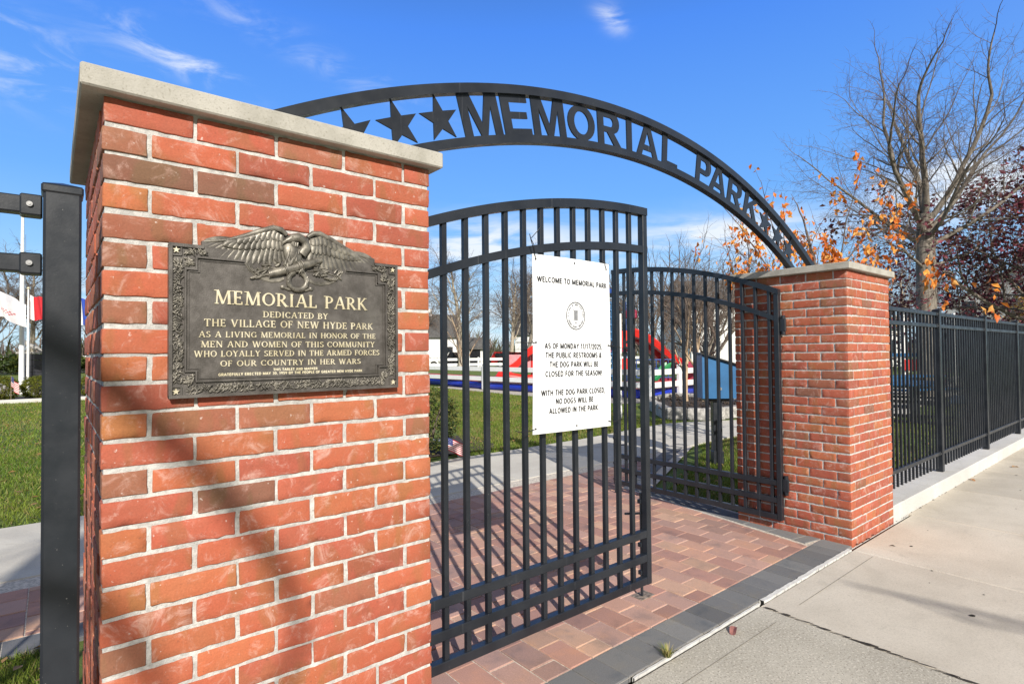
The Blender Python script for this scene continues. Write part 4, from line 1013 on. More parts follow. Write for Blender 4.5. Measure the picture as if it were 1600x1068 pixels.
def union_loops(ch):
    """outer and hole loops of each capital"""
    w, polys, rings = AL[ch]
    sc = lambda p: [((x-0.5)*w*0.965, y*HL) for x, y in p]
    if ch == 'M': return [sc([(0, 0), (.20, 0), (.20, .72), (.42, 0), (.58, 0), (.80, .72), (.80, 0), (1, 0), (1, 1), (.70, 1), (.5, .30), (.30, 1), (0, 1)])]
    if ch == 'A': return [sc([(0, 0), (.22, 0), (.297, .22), (.703, .22), (.78, 0), (1, 0), (.63, 1), (.37, 1)]), sc([(.355, .39), (.645, .39), (.5, .82)])]
    if ch == 'O': return [sc(p) for p in rings[0]]
    if ch == 'R':
        bw = bowl(0, .95, .405, 1.0); leg = [(0, 0), (.25, 0), (.25, .405), (.40, .405), (.72, 0), (1.02, 0), (.68, .42)]
        return [sc(leg+[p for p in bw[1:] if p[0] > .68]+[(0, 1.0)]), sc(bowl(.25, .68, .57, .84))]
    if ch == 'P':
        bw = bowl(0, 1, .36, 1.0)
        return [sc([(0, 0), (.27, 0), (.27, .36)]+bw[1:]), sc(bowl(.27, .70, .53, .84))]
    if ch == 'K': return [sc([(0, 0), (.235, 0), (.235, .30), (.40, .47), (.72, 0), (1.02, 0), (.57, .64), (1.0, 1), (.70, 1), (.235, .56), (.235, 1), (0, 1)])]
    return [sc(p) for p in polys]
for ch, x in (('M', 1.500), ('E', 1.710), ('M', 1.924), ('O', 2.160), ('R', 2.382), ('I', 2.554), ('A', 2.722), ('L', 2.946), ('P', 3.317), ('A', 3.494), ('R', 3.712), ('K', 3.936)):
    arch_piece('letter', x-AX, union_loops(ch))
for x in (0.888, 1.085, 1.282, 4.142, 4.332, 4.517):
    arch_piece('star', x-AX, [star_poly(0, 0.089, 0.1025, 90+rng.choice((-3, 2, 0)))])

# ------------------------------------------------------------------ white notice tied to the closed leaf
ns = empty('notice_sign', (2.045, 2.003, 1.46), 'white closure notice with black lettering, tied to the closed gate leaf', 'sign', fix=False)
C4 = [Vector((-0.303, -0.024, -0.423)), Vector((0.279, 0.004, -0.435)), Vector((0.281, 0.006, 0.434)), Vector((-0.272, 0.002, 0.433))]   # BL BR TR TL
def SP(u, v, d):
    """point on the slightly bowed panel, u,v in 0..1"""
    a = C4[0].lerp(C4[1], u); b_ = C4[3].lerp(C4[2], u); p = a.lerp(b_, v)
    p.y += -0.010*math.sin(PI*u)*(0.4+0.6*v)-0.004*math.sin(PI*v)-d
    return tuple(p)
pn = MB(); n = 24
for d, flip in ((0.0, False), (-0.003, True)):
    vs = [SP(i/n, j/n, d) for j in range(n+1) for i in range(n+1)]
    pn.add(vs, [(j*(n+1)+i, j*(n+1)+i+1, (j+1)*(n+1)+i+1, (j+1)*(n+1)+i) for j in range(n) for i in range(n)], smooth=True)
ed = [(i/n, 0) for i in range(n)]+[(1, i/n) for i in range(n)]+[(1-i/n, 1) for i in range(n)]+[(0, 1-i/n) for i in range(n)]
vs = [SP(u, v, 0) for u, v in ed]+[SP(u, v, -0.003) for u, v in ed]; k = len(ed)
pn.add(vs, [(i, (i+1) % k, (i+1) % k+k, i+k) for i in range(k)])
pn.build('panel', M['sign'], ns)
SW, SH = 0.575, 0.865
ST = lambda u, v, d: SP(0.5+u/SW, v/SH, d)
for line, v, w in (('WELCOME TO MEMORIAL PARK', 0.861, 0.905), ('AS OF MONDAY 11/17/2025,', 0.486, 0.745), ('THE PUBLIC RESTROOMS &', 0.434, 0.728), ('THE DOG PARK WILL BE', 0.381, 0.632), ('CLOSED FOR THE SEASON!', 0.328, 0.732),
                   ('WITH THE DOG PARK CLOSED,', 0.222, 0.825), ('NO DOGS WILL BE', 0.172, 0.487), ('ALLOWED IN THE PARK.', 0.120, 0.640)):
    tw = MB(); lay_text(tw, line, 0.0, (v-0.014)*SH, 0.0262, w*SW, ST, 0.0016, 0.0); tw.build('text_line', M['ink'], ns)
se = MB(); su, sv = 0.005, 0.665*SH; RS = 0.071
def ring(mb, r0, r1, d=0.0016, n=64):
    vs = [ST(su+r*math.cos(2*PI*i/n), sv+r*math.sin(2*PI*i/n), d) for r in (r0, r1) for i in range(n)]
    mb.add(vs, [(i, (i+1) % n, n+(i+1) % n, n+i) for i in range(n)])
ring(se, RS-0.0048, RS)
se.build('seal_ring', M['ink'], ns)
sg = MB(); ring(sg, 0.0465, 0.0478)
def around(text, r, a0, a1, flip):
    for i, ch in enumerate(text):
        if ch == ' ': continue
        a = R(a0+(a1-a0)*i/(len(text)-1)); vs, fs, p, q = sans(ch, 0.0092, 0.018); rr = r
        th = a-PI/2 if not flip else a+PI/2
        c, s = math.cos(th), math.sin(th)
        sg.add([ST(su+rr*math.cos(a)+(x-(p+q)/2)*c-(y-0.0044)*s, sv+rr*math.sin(a)+(x-(p+q)/2)*s+(y-0.0044)*c, 0.0016+q_*0.00008) for x, y, q_ in vs], fs)
around('VILLAGE OF NEW HYDE PARK', 0.0568, 182, -2, False); around('NASSAU COUNTY, NEW YORK', 0.0568, 205, 335, True)
def box2(u0, u1, v0, v1, d=0.0016): sg.add([ST(su+u, sv+v, d) for u, v in ((u0, v0), (u1, v0), (u1, v1), (u0, v1))], [(0, 1, 2, 3)])
for u in (-0.0235, -0.0165, 0.0145, 0.0215): box2(u, u+0.0016, -0.024, 0.030)
for v in (-0.0255, 0.0300): box2(-0.0235, -0.0149, v, v+0.0014); box2(0.0145, 0.0231, v, v+0.0014)
for k in range(9): box2(-0.0125, 0.0125, -0.022+0.0058*k, -0.0192+0.0058*k)
for k in range(4): box2(-0.0118+0.0066*k, -0.0092+0.0066*k, -0.022, 0.029, 0.0019)
lay_text(sg, '1927', su, sv-0.0395, 0.0092, 0.020, ST, 0.0016, 0.03)
sg.build('seal_emblem', M['grey'], ns)
def tie(u, v, pts):
    zt_ = MB()
    p = Vector(SP(u, v, 0.001)); zt_.ell(tuple(p), (0.0055, 0.003, 0.0055), 8, 6)
    zt_.tube([tuple(p)]+[tuple(p+Vector(q)) for q in pts], 0.0021, n=5); zt_.build('zip_tie', M['plastic'], ns)
tie(0.035, 0.972, [(-0.012, -0.006, 0.03), (-0.02, -0.01, 0.065), (-0.03, 0.0, 0.095), (-0.005, -0.02, 0.13), (0.02, -0.02, 0.16)])
tie(0.035, 0.972, [(-0.018, -0.004, 0.05), (-0.034, -0.006, 0.085), (-0.055, -0.02, 0.11)])
tie(0.955, 0.965, [(-0.02, -0.008, 0.035), (-0.035, 0.02, 0.05), (0.05, 0.02, 0.03)])
tie(0.50, 0.975, [(0, 0.012, 0.012)]); tie(0.03, 0.505, [(-0.05, -0.01, -0.002), (-0.075, 0.01, 0.0), (-0.08, 0.045, 0.0)])
tie(0.03, 0.03, [(-0.05, -0.01, -0.006), (-0.09, 0.01, -0.008), (-0.13, -0.01, 0.004)]); tie(0.97, 0.03, [(0.03, -0.012, -0.004), (0.065, 0.0, -0.002), (0.10, -0.01, 0.004)])
tie(0.965, 0.495, [(0.03, -0.01, 0.0), (0.06, 0.01, -0.004), (0.10, -0.005, -0.012)]); tie(0.52, 0.025, [(0.002, 0.015, -0.012)])

# ------------------------------------------------------------------ ornamental fences
def fence(label, posts, y, ztop, z_base, pick, base_in):
    t = empty('metal_fence', (posts[0], y, z_base), label, 'fence', 'black picket fences beside the pillars', fix=False)
    x0 = posts[0]; H = ztop-z_base
    for px in posts:
        p = MB(); p.box(px-x0-0.033, px-x0+0.033, -0.033, 0.033, 0.0, H-0.012, bev=0.005)
        po = p.build('fence_post', M['black'], t)
        c = MB(); c.box(px-x0-0.0365, px-x0+0.0365, -0.0365, 0.0365, H-0.030, H-0.010, bev=0.004)
        zc = H-0.0105
        c.add([(px-x0+sx*0.034, sy*0.034, zc) for sx, sy in ((-1, -1), (1, -1), (1, 1), (-1, 1))]+[(px-x0, 0, zc+0.012)], [(0, 1, 4), (1, 2, 4), (2, 3, 4), (3, 0, 4)])
        co = c.build('post_cap', M['black'], po)
    for a, b_ in zip(posts[:-1], posts[1:]):
        for z in (H-0.058, H-0.183, 0.195):
            r = MB(); r.box(a-x0+0.034, b_-x0-0.034, -0.018, 0.018, z-0.0185, z+0.0185, bev=0.003)
            ro = r.build('fence_rail', M['black'], t)
            for e, sg_ in ((a-x0+0.034, 1), (b_-x0-0.034, -1)):
                k = MB(); lo, hi = sorted((e, e+sg_*0.037))
                k.box(lo, hi, -0.0215, 0.0215, z-0.0225, z+0.0225, bev=0.003)
                k.build('bracket', M['black'], ro)
                s = MB(); s.tube([(e+sg_*0.021, -0.0215, z), (e+sg_*0.021, -0.0265, z)], 0.0055, n=12); s.tube([(e+sg_*0.021, -0.0265, z), (e+sg_*0.021, -0.0275, z)], 0.0025, n=8)
                s.build('bolt', M['steel'], ro)
        n = int(round((b_-a)/pick)); 
        for i in range(1, n):
            x = a+(b_-a)*i/n
            k = MB(); k.box(x-x0-0.0095, x-x0+0.0095, -0.0095, 0.0095, 0.045, H-0.045, bev=0.0015); k.build('picket', M['black'], t)
    return t
fence('black picket fence ending in the tall post left of the plaque pillar', [-4.23, -2.12, 0.016], 1.583, 1.803, 0.0, 0.111, True)
fence('black picket fence on a pale kerb right of the far pillar', [5.400, 7.27, 9.30, 11.31, 13.32, 15.33, 17.34, 19.35, 21.36], 1.752, 1.846, 0.128, 0.107, True)

# ------------------------------------------------------------------ trees
def rand_perp(d):
    a = Vector((rng.gauss(0, 1), rng.gauss(0, 1), rng.gauss(0, 1))); a -= d*a.dot(d)
    return a.normalized() if a.length > 1e-6 else d.orthogonal().normalized()
def grow(wood, twig, p, d, L, r, lev, P, tips):
    """one branch: wandering tapered tube, then its children"""
    n = P['seg'][min(lev, len(P['seg'])-1)]; pts = [Vector(p)]; dirs = [Vector(d)]; rad = [r]
    r1 = r*P['taper'] if lev < P['lev'] else r*0.3
    for i in range(n):
        d = (d+rand_perp(d)*P['wander'][min(lev, len(P['wander'])-1)]+Vector((0, 0, P['up'][min(lev, len(P['up'])-1)]))).normalized()
        pts.append(pts[-1]+d*(L/n)); dirs.append(d.copy()); rad.append(r+(r1-r)*(i+1)/n)
    sides = 9 if lev == 0 else 6 if lev == 1 else 4 if lev == 2 else 3
    if lev == 0: rad[0] *= 1.35; 
    (wood if lev <= P['wood'] else twig).tube(pts, rad, n=sides, cap=False, smooth=True)
    if lev >= P['lev']:
        tips.extend(zip(pts[1:], dirs[1:])); return
    k = P['kids'][min(lev, len(P['kids'])-1)]; t0 = P['start'][min(lev, len(P['start'])-1)]
    ph = rng.uniform(0, 6.28)
    for i in range(k):
        t = t0+(1-t0)*((i+rng.uniform(0.1, 0.9))/k) if i < k-1 else 1.0
        f = t*n; j = min(int(f), n-1); q = pts[j].lerp(pts[j+1], f-j); dd = dirs[j+1]
        ang = R(P['ang'][min(lev, len(P['ang'])-1)]*rng.uniform(0.65, 1.3))*(0.45 if i == k-1 else 1)
        ph += 2.4+rng.uniform(-0.5, 0.5)
        e1 = dd.orthogonal().normalized(); e2 = dd.cross(e1)
        nd = (dd*math.cos(ang)+(e1*math.cos(ph)+e2*math.sin(ph))*math.sin(ang)).normalized()
        rr = rad[j]*(0.78 if i == k-1 else rng.uniform(0.42, 0.66)*P.get('thin', 1))
        grow(wood, twig, q, nd, L*P['ratio'][min(lev, len(P['ratio'])-1)]*rng.uniform(0.72, 1.2)*(1.15-0.35*t if lev == 0 else 1), max(rr, P['rmin']), lev+1, P, tips)
def make_tree(name, loc, label, group, seed, H, r, P, bark, twigm, rz=0, lean=(0, 0, 1)):
    rng.seed(seed); t = empty(name, loc, label, 'tree', group, rz)
    w, tw_, tips = MB(), MB(), []
    grow(w, tw_, (0, 0, -0.15), Vector(lean).normalized(), H, r, 0, P, tips)
    w.build('trunk', bark, t, normals=False)
    if tw_.v: tw_.build('crown', twigm, t, normals=False)
    return t, tips
OAK = dict(lev=5, wood=2, seg=(6, 8, 6, 4, 3, 2), taper=0.45, wander=(0.05, 0.085, 0.13, 0.2, 0.26, 0.3), up=(0, 0.03, 0.03, 0.01, 0.0, 0), kids=(8, 9, 7, 5, 3), start=(0.66, 0.22, 0.18, 0.15, 0.1), ang=(38, 40, 42, 46, 48), ratio=(0.74, 0.50, 0.50, 0.48, 0.46), rmin=0.0034, thin=0.68)
rng.seed(23)
big = empty('bare_tree', (22.2, 5.45, 0), 'tall bare grey tree with a thick trunk rising behind the black fence on the right', 'tree', 'bare trees round the park')
bw, bt, tips = MB(), MB(), []
bw.tube([(0.02, 0, -0.15), (0, 0, 0.5), (-0.02, 0.02, 2.0), (0.0, 0.0, 3.6), (0.03, 0.02, 4.7), (0.05, 0, 5.6)], [0.36, 0.30, 0.275, 0.265, 0.26, 0.20], n=14, cap=False)
VR, VB = Vector((0.774, -0.633, 0)), Vector((0.633, 0.774, 0))          # spread of the limbs: across and along the street view
for (tilt, back, z, L, r) in ((-62, 10, 4.6, 3.6, 0.085), (-38, -25, 4.9, 4.3, 0.115), (-20, 22, 5.3, 4.8, 0.12), (-4, -14, 5.5, 5.2, 0.13), (12, 18, 5.5, 5.4, 0.125), (27, -20, 5.2, 5.2, 0.125), (45, 14, 4.9, 5.0, 0.115), (62, -12, 4.5, 4.4, 0.095), (70, 30, 3.9, 3.4, 0.07), (-72, -30, 3.9, 2.8, 0.06), (20, 60, 4.8, 3.8, 0.09), (-15, -62, 4.8, 3.6, 0.09)):
    d = Vector((0, 0, math.cos(R(tilt))*math.cos(R(back))))+VR*math.sin(R(tilt))*math.cos(R(back))+VB*math.sin(R(back))
    grow(bw, bt, (0, 0, z), d.normalized(), L*(0.68+0.20*abs(tilt)/60), r*0.82, 1, OAK, tips)
bw.build('trunk', M['bark'], big, normals=False); bt.build('crown', M['twig'], big, normals=False)
FAR = dict(lev=4, wood=1, seg=(6, 5, 4, 3, 2), taper=0.55, wander=(0.06, 0.2, 0.26, 0.3, 0.3), up=(0, 0.05, 0.02, 0.0, 0), kids=(11, 8, 7, 5), start=(0.34, 0.2, 0.15, 0.1), ang=(40, 44, 48, 50), ratio=(0.50, 0.54, 0.52, 0.5), rmin=0.009, thin=0.75)
fa, _ = make_tree('bare_tree', (32.4, 42.4, 0), 'pale trunked bare tree left of the notice, beyond the white rail fence', 'bare trees round the park', 5, 7.0, 0.22, FAR, M['pale'], M['twig'])
fb, _ = make_tree('bare_tree', (36.0, 38.0, 0), 'brown trunked bare tree just left of the notice edge, beyond the white rail fence', 'bare trees round the park', 8, 6.2, 0.2, FAR, M['bark'], M['twig'], 0, (0.12, -0.1, 1))
far_label = 'bare brown tree in the distant row beyond the park'
for i, (x, y, sc, rz) in enumerate(((26, 46, 1.0, 20), (45, 50, 1.1, 80), (41, 60, 1.15, 150), (57, 43, 1.05, 200), (60, 36, 1.2, 250), (53, 30, 0.95, 300), (70, 36, 1.25, 15), (66, 22, 1.1, 60), (72, 16, 1.2, 100), (66, 10, 1.0, 170),
                                    (2, 74, 1.15, 33), (5.5, 78, 1.2, 99), (9, 76, 1.1, 190), (-3, 80, 1.2, 270), (14, 80, 1.1, 310), (52, 56, 1.25, 128), (80, 28, 1.2, 222), (34, 58, 1.0, 44), (48, 7.5, 0.8, 75), (44, 12, 0.75, 205))):
    c = copy_tree(fa if i % 2 else fb); c.location = (*G(x, y), 0); c.rotation_euler.z = R(rz); c.scale = (sc, sc, sc*0.95); c['label'] = far_label; c['group'] = 'distant row of bare trees'
# slender multi-stemmed saplings in the stone-edged planter
SAP = dict(lev=4, wood=1, seg=(5, 5, 4, 3, 2), taper=0.6, wander=(0.06, 0.14, 0.2, 0.24, 0.3), up=(0.03, 0.10, 0.06, 0.03, 0), kids=(7, 6, 5, 4), start=(0.30, 0.25, 0.2, 0.1), ang=(24, 26, 32, 38), ratio=(0.80, 0.60, 0.52, 0.48), rmin=0.0035)
s1, _ = make_tree('sapling', (13.0, 8.15, 0.12), 'slim bare sapling with a straight tan stem in the stone planter', 'planter saplings', 3, 2.0, 0.045, SAP, M['tan'], M['twig'], 0, (0.06, 0.02, 1))
s2, _ = make_tree('sapling', (13.35, 7.85, 0.12), 'slim bare sapling with a leaning tan stem in the stone planter', 'planter saplings', 14, 1.9, 0.05, SAP, M['tan'], M['twig'], 0, (-0.10, 0.14, 1))
s3 = copy_tree(s1); s3.location = (12.6, 14.6, 0); s3.rotation_euler.z = 1.9; s3.scale = (1.1, 1.1, 1.05); s3['label'] = 'bare sapling with tan stem on the lawn edge left of the notice'; s3['group'] = 'lawn saplings'
s3.location = (*G(16.1, 20.6), 0)
# crape myrtle behind the planter, broad bare twiggy fan
MYR = dict(lev=4, wood=1, seg=(4, 6, 5, 3, 2), taper=0.6, wander=(0.05, 0.12, 0.18, 0.24, 0.3), up=(0, 0.06, 0.04, 0.02, 0), kids=(8, 7, 6, 5), start=(0.12, 0.3, 0.2, 0.1), ang=(34, 26, 32, 38), ratio=(2.1, 0.55, 0.50, 0.45), rmin=0.006)
make_tree('bare_shrub_tree', (21.0, 12.4, 0), 'broad fan shaped bare tree with reddish twigs seen through the open gate leaf', 'bare trees round the park', 33, 1.5, 0.13, MYR, M['bark'], M['twig'])
make_tree('bare_shrub_tree', (25.5, 17.8, 0), 'bare twiggy tree behind the play tower, right of the closed leaf stile', 'bare trees round the park', 35, 1.6, 0.14, MYR, M['bark'], M['twig'])

def leaf_cloud(mb, pts, n, size, cols, jit, droop=0.5):
    for _ in range(n):
        p, d = rng.choice(pts)
        p = p+Vector((rng.gauss(0, jit), rng.gauss(0, jit), rng.gauss(0, jit)))
        a = Vector((rng.gauss(0, 1), rng.gauss(0, 1), rng.gauss(0, 0.6)-droop*1.6)).normalized(); b = rand_perp(a); nrm = a.cross(b)
        l = size*rng.uniform(0.6, 1.25); w = l*0.26; c = rng.choice(cols); k = rng.uniform(0.75, 1.2); c = tuple(v*k for v in c)
        bend = nrm*l*0.16; m = p+a*l*0.5+bend; e = p+a*l
        v = [p, m-b*w, e-nrm*l*0.05, m+b*w, m-nrm*l*0.07]
        mb.add([tuple(q) for q in v], [(0, 1, 4), (1, 2, 4), (2, 3, 4), (3, 0, 4)], col=c)
# small tree with hanging orange leaves behind the far pillar
ORG = dict(lev=3, wood=1, seg=(5, 6, 4, 3), taper=0.6, wander=(0.05, 0.10, 0.16, 0.2), up=(0, 0.04, 0.0, -0.05), kids=(13, 6, 3), start=(0.45, 0.30, 0.2), ang=(44, 30, 36), ratio=(0.56, 0.50, 0.5), rmin=0.0028, thin=0.6)
ot, tips = make_tree('orange_leaf_tree', (8.42, 3.32, 0), 'small tree with sparse hanging orange leaves just behind the far brick pillar', None, 18, 2.45, 0.05, ORG, M['twig'], M['twig'])
ot['category'] = 'tree'
lf = MB(); rng.seed(4)
clump = [tips[rng.randrange(len(tips))] for _ in range(90)]
clump = [(p-Vector((0, 0, 0.09*k)), d) for p, d in clump for k in range(4)]
leaf_cloud(lf, clump, 1500, 0.092, [(0.72, 0.24, 0.035), (0.64, 0.18, 0.025), (0.80, 0.33, 0.06), (0.52, 0.12, 0.02), (0.74, 0.38, 0.10)], 0.035, 1.0)
leaf_cloud(lf, tips, 420, 0.085, [(0.62, 0.20, 0.03), (0.55, 0.15, 0.02), (0.70, 0.30, 0.06)], 0.03, 0.9)
lf.build('leaves', M['leaf'], ot, normals=False)
# purple-leaved tree at the right edge
PUR = dict(lev=4, wood=2, seg=(5, 5, 4, 3, 2), taper=0.6, wander=(0.05, 0.16, 0.2, 0.25, 0.3), up=(0, 0.04, 0.02, 0, 0), kids=(10, 7, 5, 4), start=(0.28, 0.25, 0.2, 0.1), ang=(58, 46, 46, 48), ratio=(0.95, 0.56, 0.52, 0.5), rmin=0.006)
pt, tips = make_tree('purple_leaf_tree', (26.2, 3.2, 0), 'dense purple leaved tree at the right edge beyond the black fence', None, 41, 4.2, 0.16, PUR, M['bark'], M['twig'])
lf = MB(); rng.seed(6)
ctips = [tips[rng.randrange(len(tips))] for _ in range(520)]
leaf_cloud(lf, ctips, 9500, 0.18, [(0.13, 0.030, 0.050), (0.19, 0.042, 0.064), (0.085, 0.024, 0.040), (0.27, 0.065, 0.090), (0.14, 0.06, 0.045)], 0.20, 0.2)
leaf_cloud(lf, tips, 4500, 0.15, [(0.12, 0.030, 0.048), (0.20, 0.05, 0.07), (0.10, 0.03, 0.04)], 0.15, 0.2)
lf.build('leaves', M['leaf'], pt, normals=False)
p2 = empty('yellow_leaf_tree', (44.0, 4.2, 0), 'distant autumn tree with yellow and tan leaves behind the purple one', 'tree')
w, tw_, tips = MB(), MB(), []; rng.seed(77)
grow(w, tw_, (0, 0, 0), Vector((0, 0, 1)), 2.6, 0.14, 0, PUR, tips); w.build('trunk', M['bark'], p2, normals=False)
lf = MB(); leaf_cloud(lf, tips, 4200, 0.28, [(0.48, 0.26, 0.05), (0.52, 0.34, 0.12), (0.40, 0.20, 0.06), (0.30, 0.24, 0.06)], 0.2, 0.2); lf.build('leaves', M['leaf'], p2, normals=False)

# ------------------------------------------------------------------ bushes, grass, litter
def bush(loc, rx, ry, h, label, cols, n, size, seed, group=None):
    rng.seed(seed); t = empty('bush', loc, label, 'bush', group)
    st_ = MB()
    for i in range(14):
        a = rng.uniform(0, 6.28); q = Vector((math.cos(a)*rx*0.6, math.sin(a)*ry*0.6, h*rng.uniform(0.5, 0.85)))
        st_.tube([(0, 0, -0.05), tuple(q*0.5+Vector((0, 0, 0.05))), tuple(q)], [0.014, 0.01, 0.004], n=4, cap=False)
    st_.build('stems', M['twig'], t)
    pts = []
    for i in range(500):
        u = Vector((rng.gauss(0, 1), rng.gauss(0, 1), rng.gauss(0, 1))).normalized(); k = rng.uniform(0.72, 1.0)**0.5
        bmp = 1+0.10*noise.noise(u*2.3+Vector((seed, 0, 0)))
        pts.append((Vector((u.x*rx*k*bmp, u.y*ry*k*bmp, h*0.5+u.z*h*0.5*k*bmp)), u))
    lf = MB(); leaf_cloud(lf, pts, n, size, cols, 0.03, -0.2); lf.build('foliage', M['leaf'], t, normals=False)
    return t
gcols = [(0.045, 0.075, 0.018), (0.07, 0.10, 0.02), (0.11, 0.12, 0.025), (0.035, 0.055, 0.016), (0.15, 0.14, 0.04)]
bush((5.0, 7.35, 0), 0.42, 0.45, 0.95, 'clipped dark green bush behind the plaque pillar, beside the small US flag', gcols, 5200, 0.045, 50)
gl = [(0.10, 0.12, 0.012), (0.15, 0.17, 0.016), (0.20, 0.20, 0.02), (0.07, 0.085, 0.012)]
for i, (x, y, r, lab) in enumerate(((1.12, 26.2, 0.62, 'round yellow green bush left of the flagpole, cut by the left edge of the photo'), (2.1, 26.1, 0.66, 'round yellow green bush right of the flagpole, partly behind the fence post'), (3.65, 26.1, 0.6, 'round yellow green bush seen in the slit between fence post and pillar'), (5.2, 26.2, 0.62, 'round yellow green bush hidden in the main behind the plaque pillar'))):
    bush((x, y, 0), r*0.74, r*0.74, 0.80, lab, gl, 6500, 0.05, 60+i, 'round bushes by the flags')

def tri_mesh(name, P, cols, mat):
    """P: (n,3,3) triangles, cols (n,3)"""
    n = len(P); me = bpy.data.meshes.new(name)
    me.vertices.add(n*3); me.vertices.foreach_set('co', P.astype(np.float32).ravel())
    me.loops.add(n*3); me.loops.foreach_set('vertex_index', np.arange(n*3, dtype=np.int32))
    me.polygons.add(n); me.polygons.foreach_set('loop_start', np.arange(0, n*3, 3, dtype=np.int32)); me.polygons.foreach_set('loop_total', np.full(n, 3, dtype=np.int32))
    at = me.attributes.new('Col', 'FLOAT_COLOR', 'FACE'); at.data.foreach_set('color', np.c_[cols, np.ones(n)].astype(np.float32).ravel())
    me.materials.append(mat); me.update(calc_edges=True); me.validate()
    o = bpy.data.objects.new(name, me); COL.objects.link(o); return o
nr = np.random.default_rng(3)
def inside(px, py, poly):
    r = np.zeros(len(px), bool); n = len(poly); j = n-1
    for i in range(n):
        xi, yi = poly[i]; xj, yj = poly[j]
        c = ((yi > py) != (yj > py)) & (px < (xj-xi)*(py-yi)/(yj-yi+1e-12)+xi); r ^= c; j = i
    return r
def scatter(poly, dens):
    poly = GP(poly); xs, ys = [p[0] for p in poly], [p[1] for p in poly]
    n = int((max(xs)-min(xs))*(max(ys)-min(ys))*dens)
    x = nr.uniform(min(xs), max(xs), n); y = nr.uniform(min(ys), max(ys), n); k = inside(x, y, poly); return x[k], y[k]
G_REG = [([(-0.6, 2.7), (0.30, 2.7), (0.36, 3.82), (-0.8, 3.82)], 9000, 0.045, 0.0028),
         ([(-0.3, 6.74), (2.0, 6.74), (3.4, 12), (-0.1, 12)], 1800, 0.050, 0.005), ([(-0.1, 12), (3.4, 12), (6.2, 24.9), (0.4, 24.9)], 420, 0.055, 0.009),
         ([(5.35, 6.76), (7.6, 6.80), (8.6, 6.90), (9.5, 7.02), (10.4, 7.06), (11.0, 6.85), (11.1, 8.4), (12.9, 9.5), (13.6, 10.4), (12, 12), (8, 11)], 2000, 0.050, 0.0055),
         ([(4.9, 7.6), (8, 11), (12, 12), (13.7, 11.4), (14.1, 15.4), (15.1, 21.5), (14, 22), (9, 15)], 700, 0.055, 0.008),
         ([(5.10, 2.62), (6.9, 2.62), (7.4, 3.4), (10.4, 4.85), (9.7, 5.08), (8.9, 5.10), (8.35, 5.06), (7.9, 4.68), (5.72, 3.76), (5.44, 3.66)], 3400, 0.050, 0.0045),
         ([(5.8, 2.14), (15.5, 2.14), (15.5, 3.9), (12.0, 4.15), (10.4, 4.8), (6.9, 2.6), (5.8, 2.6)], 1700, 0.050, 0.005),
         ([(16, 2.14), (24, 2.14), (24, 5.0), (16, 4.1)], 300, 0.06, 0.009)]
TRI, CO = [], []
for poly, dens, h, wd in G_REG:
    x, y = scatter(poly, dens); n = len(x)
    a = nr.uniform(0, 2*np.pi, n); hh = h*nr.uniform(0.5, 1.3, n); ln = hh*nr.uniform(0.2, 1.0, n); b = nr.uniform(0, 2*np.pi, n)
    z0 = np.full(n, -0.02)
    p0 = np.c_[x-np.cos(a)*wd, y-np.sin(a)*wd, z0]; p1 = np.c_[x+np.cos(a)*wd, y+np.sin(a)*wd, z0]; p2_ = np.c_[x+np.cos(b)*ln, y+np.sin(b)*ln, z0+hh]
    TRI.append(np.stack([p0, p1, p2_], 1))
    pat = 0.5+0.5*np.sin(x*2.1+np.sin(y*1.7)*1.5)*np.cos(y*1.3+np.sin(x*0.9))
    c = np.array([0.115, 0.195, 0.020])*(1-pat[:, None])+np.array([0.20, 0.255, 0.036])*pat[:, None]
    dry = nr.random(n) < 0.15+0.25*(np.sin(x*0.9+1.3*np.sin(y*0.7))*np.sin(y*1.1+x*0.4) > 0.35); c[dry] = [0.30, 0.25, 0.09]
    CO.append(c*nr.uniform(0.65, 1.25, (n, 1)))
go = tri_mesh('grass', np.concatenate(TRI), np.concatenate(CO), M['grass']); tag(go, 'short green lawn grass with yellowed blades', 'grass', kind='stuff')
# fallen leaves strewn over the lawns
TRI, CO = [], []
for (poly, dens, h, wd), k in zip(G_REG, (70, 12, 6, 14, 10, 22, 18, 6)):
    x, y = scatter(poly, k); n = len(x); a = nr.uniform(0, 6.28, n); s = nr.uniform(0.02, 0.045, n)
    for sg_ in (1, -1):
        p0 = np.c_[x-np.cos(a)*s, y-np.sin(a)*s, np.full(n, 0.02)]; p1 = np.c_[x+np.cos(a)*s, y+np.sin(a)*s, np.full(n, 0.028)]
        p2_ = np.c_[x-sg_*np.sin(a)*s*0.6, y+sg_*np.cos(a)*s*0.6, 0.02+nr.uniform(0.0, 0.02, n)]
        TRI.append(np.stack([p0, p1, p2_], 1)); CO.append(np.array([0.32, 0.19, 0.07])*nr.uniform(0.6, 1.4, (n, 1)))
fl = tri_mesh('fallen_leaves', np.concatenate(TRI), np.concatenate(CO), M['grass']); tag(fl, 'small brown fallen leaves strewn over the lawn', 'leaves', kind='stuff')
def lone_leaf(loc, size, rz, col, label):
    mb = MB(); n = 10; vs = [(0, 0, 0.004)]
    for i in range(n):
        a = 2*PI*i/n; r = size*(0.5+0.12*math.cos(2*a)+0.08*math.sin(5*a)); vs.append((r*math.cos(a)*1.3, r*math.sin(a)*0.8, 0.003+0.25*size*math.sin(a)**2+0.1*size*math.cos(a)))
    mb.add(vs, [(0, i+1, (i+1) % n+1) for i in range(n)], col=col)
    mb.tube([(size*0.6, 0, 0.006), (size*1.0, size*0.1, 0.002)], 0.0012, n=4, col=col)
    o = mb.build('fallen_leaf', M['leaf']); o.location = (*G(loc[0], loc[1]), loc[2]); o.rotation_euler.z = rz
    tag(o, label, 'leaf', 'single leaves on the paving', 'thing')
